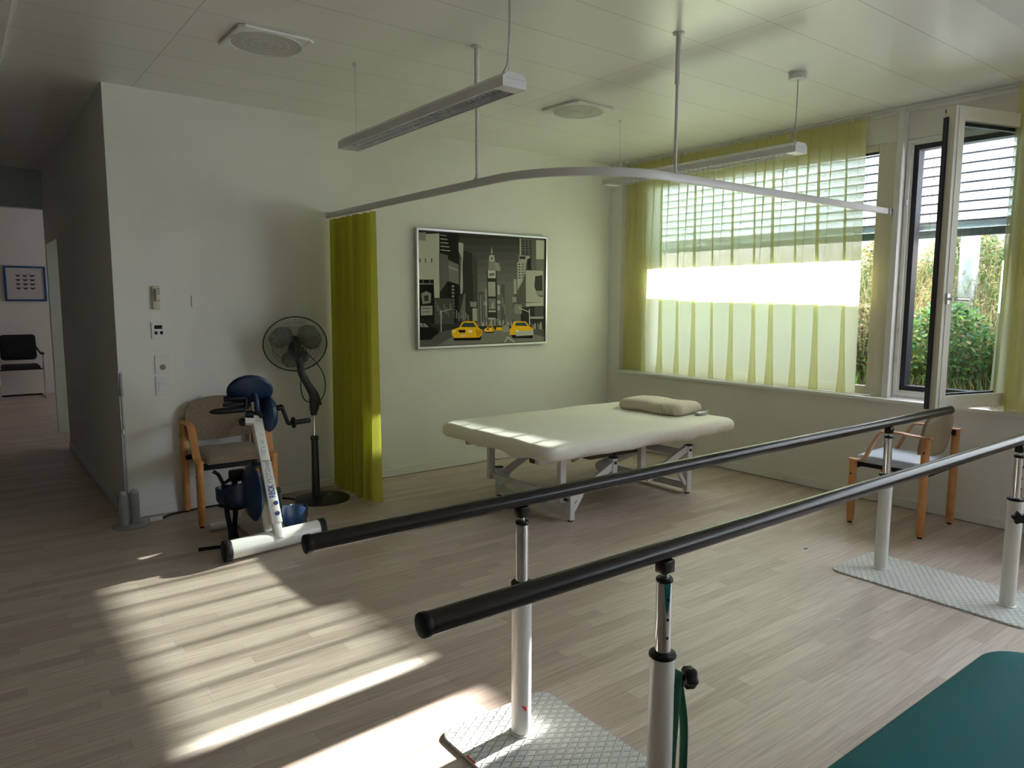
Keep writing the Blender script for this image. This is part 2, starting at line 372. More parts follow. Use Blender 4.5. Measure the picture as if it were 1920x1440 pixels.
# window wall x = 0 (outer skin to x = 0.3)
b = B()
box(b, 0.0, 0.3, -9.0, 0.16, 0, 0.74)                       # parapet
box(b, 0.0, 0.3, -0.16, 0.16, 0.74, H+.12)                   # pier in the corner
box(b, 0.1, 0.3, -0.42, -0.16, 0.74, H+.12)
box(b, 0.1, 0.3, -9.0, -0.42, 2.585, H+.12)                   # lintel
box(b, 0.1, 0.3, -9.0, -8.85, 0.74, 2.585)
struct('wall_window', b, M['wall_paint'])
b = B(); box(b, 0.1, 0.3, -2.80, -2.66, 0.76, 2.585); struct('trim_3', b, M['cream_frame'])
b = B(); box(b, 0.04, 0.12, -2.805, -2.762, 0.765, 2.79, bev=.004); struct('trim_2', b, M['white_trim'])
b = B(); box(b, 0.1, 0.3, -3.78, -3.60, 0.76, 2.585); struct('trim_5', b, M['cream_frame'])
b = B(); box(b, 0.055, 0.12, -9.0, -2.56, 2.765, H-.001, bev=.006); struct('trim_1', b, M['white_trim'])
b = B(); box(b, -8.0, 0.0, -4.6, -3.855, 2.765, H-.001, bev=.004); struct('trim_4', b, M['grey_metal'])
b = B(); box(b, -5.02, -4.975, -3.0, 3.9, 2.77, H-.001, bev=.003); struct('trim_6', b, M['white_trim'])
b = B(); box(b, -4.455, -0.0, -0.012, 0.0, 0.006, 0.066, bev=.002); struct('baseboard_back', b, M['wall_paint'])
b = B(); box(b, -0.012, 0.0, -9.0, -0.012, 0.006, 0.066, bev=.002); struct('baseboard_right', b, M['wall_paint'])
b = B(); box(b, -4.467, -4.455, 0.0, 2.95, 0.006, 0.066, bev=.002); struct('baseboard_corridor', b, M['wall_paint'])
# sills and windows
def window(name, y0, y1, z0, z1, fr, mats, glass=True, black=False):
    b = B(); x0, x1 = 0.105, 0.165
    box(b, x0, x1, y0, y0+fr, z0, z1, bev=.004); box(b, x0, x1, y1-fr, y1, z0, z1, bev=.004)
    box(b, x0, x1, y0+fr, y1-fr, z0, z0+fr*1.3, bev=.004); box(b, x0, x1, y0+fr, y1-fr, z1-fr, z1, bev=.004)
    o = struct(name, b, mats)
    if black:
        k = 0.034; a0, a1, c0, c1 = y0+fr, y1-fr, z0+fr*1.3, z1-fr; b = B()
        box(b, x0+.012, x1+.03, a0, a0+k, c0, c1); box(b, x0+.012, x1+.03, a1-k, a1, c0, c1)
        box(b, x0+.012, x1+.03, a0+k, a1-k, c0, c0+k); box(b, x0+.012, x1+.03, a0+k, a1-k, c1-k, c1)
        obj('rebate_seal', b, M['gasket'], o, False)
        b = B(); box(b, x0-.012, x0+.002, y0+fr*.2, y0+fr*.75, z0+fr*.5, z1-fr*.3, bev=.003); box(b, x0-.012, x0+.002, y1-fr*.75, y1-fr*.2, z0+fr*.5, z1-fr*.3, bev=.003)
        box(b, x0-.012, x0+.002, y0+fr*.75, y1-fr*.75, z1-fr*.8, z1-fr*.3, bev=.003); box(b, x0-.012, x0+.002, y0+fr*.75, y1-fr*.75, z0+fr*.5, z0+fr*.95, bev=.003)
        obj('rebate_lip', b, M['white_trim'], o, False)
        for z in (1.05, 1.25, 1.55, 2.15):
            b = B(); box(b, x0-.016, x0-.001, y1-fr*.66, y1-fr*.30, z-.02, z+.02, bev=.002); obj('striker_plate', b, M['silver'], o, False)
    if glass:
        b = B(); box(b, 0.130, 0.136, y0+fr*.8, y1-fr*.8, z0+fr*.8, z1-fr*.8); obj('pane', b, M['glass'], o, False)
    return o
w1 = window('window_1', -2.66, -0.42, 0.765, 2.585, 0.05, M['cream_frame'])
b = B(); box(b, 0.115, 0.15, -2.61, -0.47, 2.52, 2.535); obj('top_bead', b, M['gasket'], w1, False)
w2 = window('window_2', -3.60, -2.805, 0.765, 2.585, 0.045, M['white_trim'], glass=False, black=True)
w3 = window('window_3', -8.85, -3.78, 0.765, 2.585, 0.05, M['cream_frame'])
b = B(); box(b, -0.03, 0.105, -8.9, -0.165, 0.738, 0.765, bev=.006, seg=3); obj('window_sill', b, M['white_trim'], w1, True)
# open inward-turning sash of window 2
hx, hy_ = 0.085, -3.555; ex, ey = -0.575, -3.355
d = Vector((ex-hx, ey-hy_, 0)); sw = d.length; d.normalize(); n = Vector((d.y, -d.x, 0))   # n points away from the camera side?
zb, zt = 0.803, 2.592; th = 0.062
def sp(s, z, t=0.0): return Vector((hx, hy_, 0))+d*s+n*t+Vector((0, 0, z))
def sbar(bm, s0, s1, z0, z1, t0, t1, bev=.004):
    vs = [bm.verts.new(sp(s, z, t)) for s in (s0, s1) for z in (z0, z1) for t in (t0, t1)]
    for f in ((0, 1, 3, 2), (4, 6, 7, 5), (0, 4, 5, 1), (2, 3, 7, 6), (0, 2, 6, 4), (1, 5, 7, 3)): bm.faces.new([vs[k] for k in f])
b = B(); fwid = 0.078
sbar(b, 0, fwid, zb, zt, -th/2, th/2); sbar(b, sw-fwid, sw, zb, zt, -th/2, th/2)
sbar(b, fwid, sw-fwid, zb, zb+fwid*1.05, -th/2, th/2); sbar(b, fwid, sw-fwid, zt-fwid, zt, -th/2, th/2)
bmesh.ops.recalc_face_normals(b, faces=b.faces)
sash = obj('open_sash', b, M['cream_frame'], w2, False, label='inward-opened cream window sash')
b = B(); sbar(b, fwid*.7, sw-fwid*.7, zb+fwid*.75, zt-fwid*.7, -.003, .003); obj('pane', b, M['glass'], sash, False)
SG = 1 if n.y > 0 else -1          # side facing the back wall (outer face of the sash)
b = B()
q = SG*(th/2)
for s0, s1, z0, z1 in ((sw+.0005, sw+.014, zb, zt-.06),): sbar(b, s0, s1, z0, z1, q-.02*SG, q+.006*SG)
for s0, s1, z0, z1 in ((.02, sw-.004, zb+.01, zb+.028), (.02, sw-.004, zt-.03, zt-.012)): sbar(b, s0, s1, z0, z1, q+.0005*SG, q+.012*SG)
sbar(b, fwid, sw-fwid, zt-fwid-.022, zt-fwid-.002, .006*SG, q); sbar(b, fwid, sw-fwid, zb+fwid*1.05+.002, zb+fwid*1.05+.010, .006*SG, q)
obj('seal', b, M['gasket'], sash, False)
b = B(); sbar(b, sw-.030, sw-.026, zb+.01, zt-.01, -q-.004*SG, -q-.0002*SG)
obj('cover_strip', b, M['white_trim'], sash, False)
# handle on the room face of the free stile
hz = 1.475; hs = sw-0.036; hq = -SG
b = B(); pc = sp(hs, hz-.035, hq*(th/2+.004))
box(b, -.014, .014, -.005, .005, -.032, .032, bev=.003)
rm = Matrix((d, n, Vector((0, 0, 1)))).transposed(); bmesh.ops.rotate(b, verts=b.verts, cent=(0, 0, 0), matrix=rm)
bmesh.ops.translate(b, verts=b.verts, vec=sp(hs, hz, hq*(th/2+.004)))
cyl(b, sp(hs, hz, hq*(th/2)), sp(hs, hz, hq*(th/2+.042)), .0085)
tube(b, [sp(hs, hz, hq*(th/2+.036)), sp(hs-.02, hz, hq*(th/2+.044)), sp(hs-.07, hz-.001, hq*(th/2+.045)), sp(hs-.125, hz-.003, hq*(th/2+.043))], .0095, 10, smooth=4)
hd = obj('handle', b, M['silver'], sash, True, label='chrome lever handle')
b = B()
for z in (1.05, 1.75, 2.2): box(b, hx-.012, hx+.012, hy_-.03, hy_-.012, z-.04, z+.04, bev=.003)
obj('hinge', b, M['silver'], sash, True)
# external venetian blinds, half lowered
def blind(y0, y1, lab, zbot=1.93, tilt=35):
    X = 0.50
    t = thing('venetian_blind', (X, (y0+y1)/2, zbot), lab, 'blind', 'external blinds')
    b = B(); z = zbot+.085; R_ = Matrix.Rotation(radians(tilt), 3, 'Y')
    while z < 2.60:
        n_ = 6; pr = [(-.04+.08*k/n_, .006*(1-((k-n_/2)/(n_/2))**2)) for k in range(n_+1)]
        A = []; C = []
        for (a, h) in pr:
            v = R_ @ Vector((a, 0, h)); A.append(b.verts.new((X+v.x, y0, z+v.z))); C.append(b.verts.new((X+v.x, y1, z+v.z)))
        for k in range(n_): b.faces.new((A[k], A[k+1], C[k+1], C[k]))
        z += .0665
    o = obj('slats', b, M['blind_slat'], t, True); md = o.modifiers.new('solid', 'SOLIDIFY'); md.thickness = .0015
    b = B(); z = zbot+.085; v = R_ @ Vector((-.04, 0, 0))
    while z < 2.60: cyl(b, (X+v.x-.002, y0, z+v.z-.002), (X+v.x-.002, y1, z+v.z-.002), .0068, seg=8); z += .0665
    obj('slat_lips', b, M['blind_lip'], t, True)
    b = B(); box(b, X-.035, X+.035, y0, y1, zbot, zbot+.052, bev=.006); obj('bottom_rail', b, M['blind_rail'], t, True)
    b = B(); box(b, X-.06, X+.06, y0-.02, y1+.02, 2.60, 2.72, bev=.004); obj('head_box', b, M['blind_rail'], t, True)
    for y in ([y0+.18, y1-.18] if y1-y0 < 1.2 else [y0+.25, (y0+y1)/2-.35, (y0+y1)/2+.35, y1-.25]):
        b = B(); cyl(b, (X-.043, y, zbot+.03), (X-.043, y, 2.62), .0016, seg=6); cyl(b, (X+.043, y, zbot+.03), (X+.043, y, 2.62), .0016, seg=6); obj('ladder_cord', b, M['blind_rail'], t, True)
    for y in (y0-.012, y1+.012):
        b = B(); box(b, X-.014, X+.014, y-.008, y+.008, .80, 2.62); obj('guide_rail', b, M['blind_rail'], t, False)
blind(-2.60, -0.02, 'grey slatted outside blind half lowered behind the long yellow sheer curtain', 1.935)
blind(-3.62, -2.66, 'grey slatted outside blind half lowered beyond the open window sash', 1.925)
b = B(); box(b, 0.3, 0.42, -9.0, 0.0, 2.60, 2.80); box(b, 0.3, 0.72, -9.2, 0.6, 2.80, 2.97); struct('trim_7', b, M['concrete'])
b = B(); L_ = [(-3.95, 2.52), (-2.6, 2.52), (-.9, 2.55), (0.1, 2.60), (3.6, 2.75)]
for (ya, za), (yb_, zb2) in zip(L_, L_[1:]):
    vs = [b.verts.new((x, y, z)) for x, y, z in ((3.0, ya, 1.2), (3.2, ya, 1.2), (3.2, ya, za), (3.0, ya, za), (3.0, yb_, 1.2), (3.2, yb_, 1.2), (3.2, yb_, zb2), (3.0, yb_, zb2))]
    for f in ((0, 1, 2, 3), (4, 5, 6, 7), (0, 1, 5, 4), (1, 2, 6, 5), (2, 3, 7, 6), (3, 0, 4, 7)): b.faces.new([vs[k] for k in f])
struct('wall_garden', b, M['concrete'])
b = B(); box(b, .46, 3.2, -4.1, -3.95, -.3, 1.6); struct('wall_terrace', b, M['concrete'])
b = B(); box(b, 0.3, 9.0, -16, -4.1, -.1, .35); struct('added_terrace', b, M['concrete'])  # unseen pale flat ground, added so light reaches window_3
b = B(); box(b, 9.0, 9.3, -16.0, -3.02, -.1, 6.3); struct('wall_sun_screen', b, M['wall_paint'])  # unseen tall screen added to keep direct sun out of window_3
b = B(); box(b, 1.0, 1.3, 2.4, 9.5, -.3, 4.2); struct('wall_sun_block', b, M['concrete'])  # unseen wall added to keep sun out of far and side rooms
b = B(); box(b, 0.3, 0.46, -7.0, 0.0, .70, .735); struct('trim_8', b, M['gasket'])

# ================================================================ OUTSIDE: bank and plants
def bank_h(x, y):
    base = 0.50+max(0, (x-0.5))*0.62 if x < 2.2 else 1.555+(x-2.2)*0.13
    return base+.05*sin(x*3+y*2.3)+.04*sin(y*5.1+x)
b = B(); g = {}
NX, NY = 40, 60
for i in range(NX+1):
    for j in range(NY+1):
        x = .46+(6.5-.46)*i/NX; y = -3.95+9.0*j/NY; g[i, j] = b.verts.new((x, y, bank_h(x, y)))
for i in range(NX):
    for j in range(NY): b.faces.new((g[i, j], g[i+1, j], g[i+1, j+1], g[i, j+1]))
o = obj('grass_bank', b, M['soil'], None, True); o['kind'] = 'structure'
class Fol:
    def __init__(s): s.v = []; s.f = []; s.c = []
    def leaf(s, p, d, up_, ln, wd, c):
        d = d.normalized(); sd_ = d.cross(up_)
        if sd_.length < 1e-3: sd_ = d.orthogonal()
        sd_.normalize(); nn = sd_.cross(d); k = len(s.v)
        s.v += [p, p+d*ln*.45+sd_*wd/2+nn*ln*.05, p+d*ln, p+d*ln*.45-sd_*wd/2+nn*ln*.05]
        s.f.append((k, k+1, k+2, k+3)); s.c.append(c)
    def blade(s, p, top, bend, wd, c):
        k = len(s.v); sd_ = Vector((-bend.y, bend.x, 0)); 
        if sd_.length < 1e-4: sd_ = Vector((0, 1, 0))
        sd_.normalize(); mid = p+Vector((0, 0, top*.6))+bend*.3; tip = p+Vector((0, 0, top))+bend
        s.v += [p-sd_*wd/2, p+sd_*wd/2, mid+sd_*wd*.4, mid-sd_*wd*.4, tip]
        s.f += [(k, k+1, k+2, k+3), (k+3, k+2, k+4)]; s.c += [c, c]
    def build(s, name, parent=None, m='leaf'):
        me = bpy.data.meshes.new(name)
        off = ORIG.get(parent.name, Vector((0, 0, 0))) if parent else Vector((0, 0, 0))
        me.from_pydata([tuple(v-off) for v in s.v], [], s.f); ca = me.color_attributes.new('Col', 'FLOAT_COLOR', 'CORNER')
        li = 0
        for fi, f in enumerate(s.f):
            for _ in f: ca.data[li].color = (*s.c[fi], 1); li += 1
        me.materials.append(M[m]); me.update(); o = bpy.data.objects.new(name, me); col.objects.link(o)
        if parent: o.parent = parent
        return o
GREENS = [(.13, .30, .08), (.20, .38, .09), (.08, .20, .08), (.32, .44, .12), (.16, .34, .16)]
DRY = [(.55, .45, .22), (.42, .32, .15), (.50, .48, .20), (.62, .52, .30), (.30, .24, .12)]
def rc(pal): c = random.choice(pal); k = random.uniform(.75, 1.25); return tuple(min(1, x*k) for x in c)
def shrub(x, y, r, h, n, pal, lab, name='shrub', leaf=.06, group='shrubs on the bank', z0=None, flat=0.0, dry_top=0.0):
    zb_ = bank_h(x, y) if z0 is None else z0
    t = thing(name, (x, y, zb_-.05), lab, 'shrub', group); f = Fol()
    for _ in range(n):
        a = random.uniform(0, 2*pi); rr = r*random.random()**.5; zz = random.random()**(.8 if not flat else 1.0)
        if flat: k = 1.0-flat*.25*zz; zz *= (.90+.10*sin(a*3+x*9)+random.uniform(-.06, .05))
        else: k = max(.12, 1-(abs(zz-.45)/.62)**2.4)
        p = Vector((x+rr*k*cos(a), y+rr*k*sin(a), zb_+h*zz))
        dr = Vector((cos(a), sin(a), random.uniform(-.7, .8)))+Vector((random.gauss(0, .5), random.gauss(0, .5), random.gauss(0, .4)))
        f.leaf(p, dr, Vector((random.gauss(0, .4), random.gauss(0, .4), 1)), leaf*random.uniform(.6, 1.3), leaf*random.uniform(.35, .65), rc(DRY if random.random() < dry_top*zz else pal))
    f.build('foliage', t)
    b = B()
    for k in range(6):
        a = k*1.05+random.random(); q = Vector((x, y, zb_-.04)); e = Vector((x+r*.5*cos(a), y+r*.5*sin(a), zb_+h*.8))
        tube(b, [q, (q+e)/2+Vector((0, 0, .06)), e], .008, 5, smooth=3)
    obj('stem', b, M['bark'], t, True)
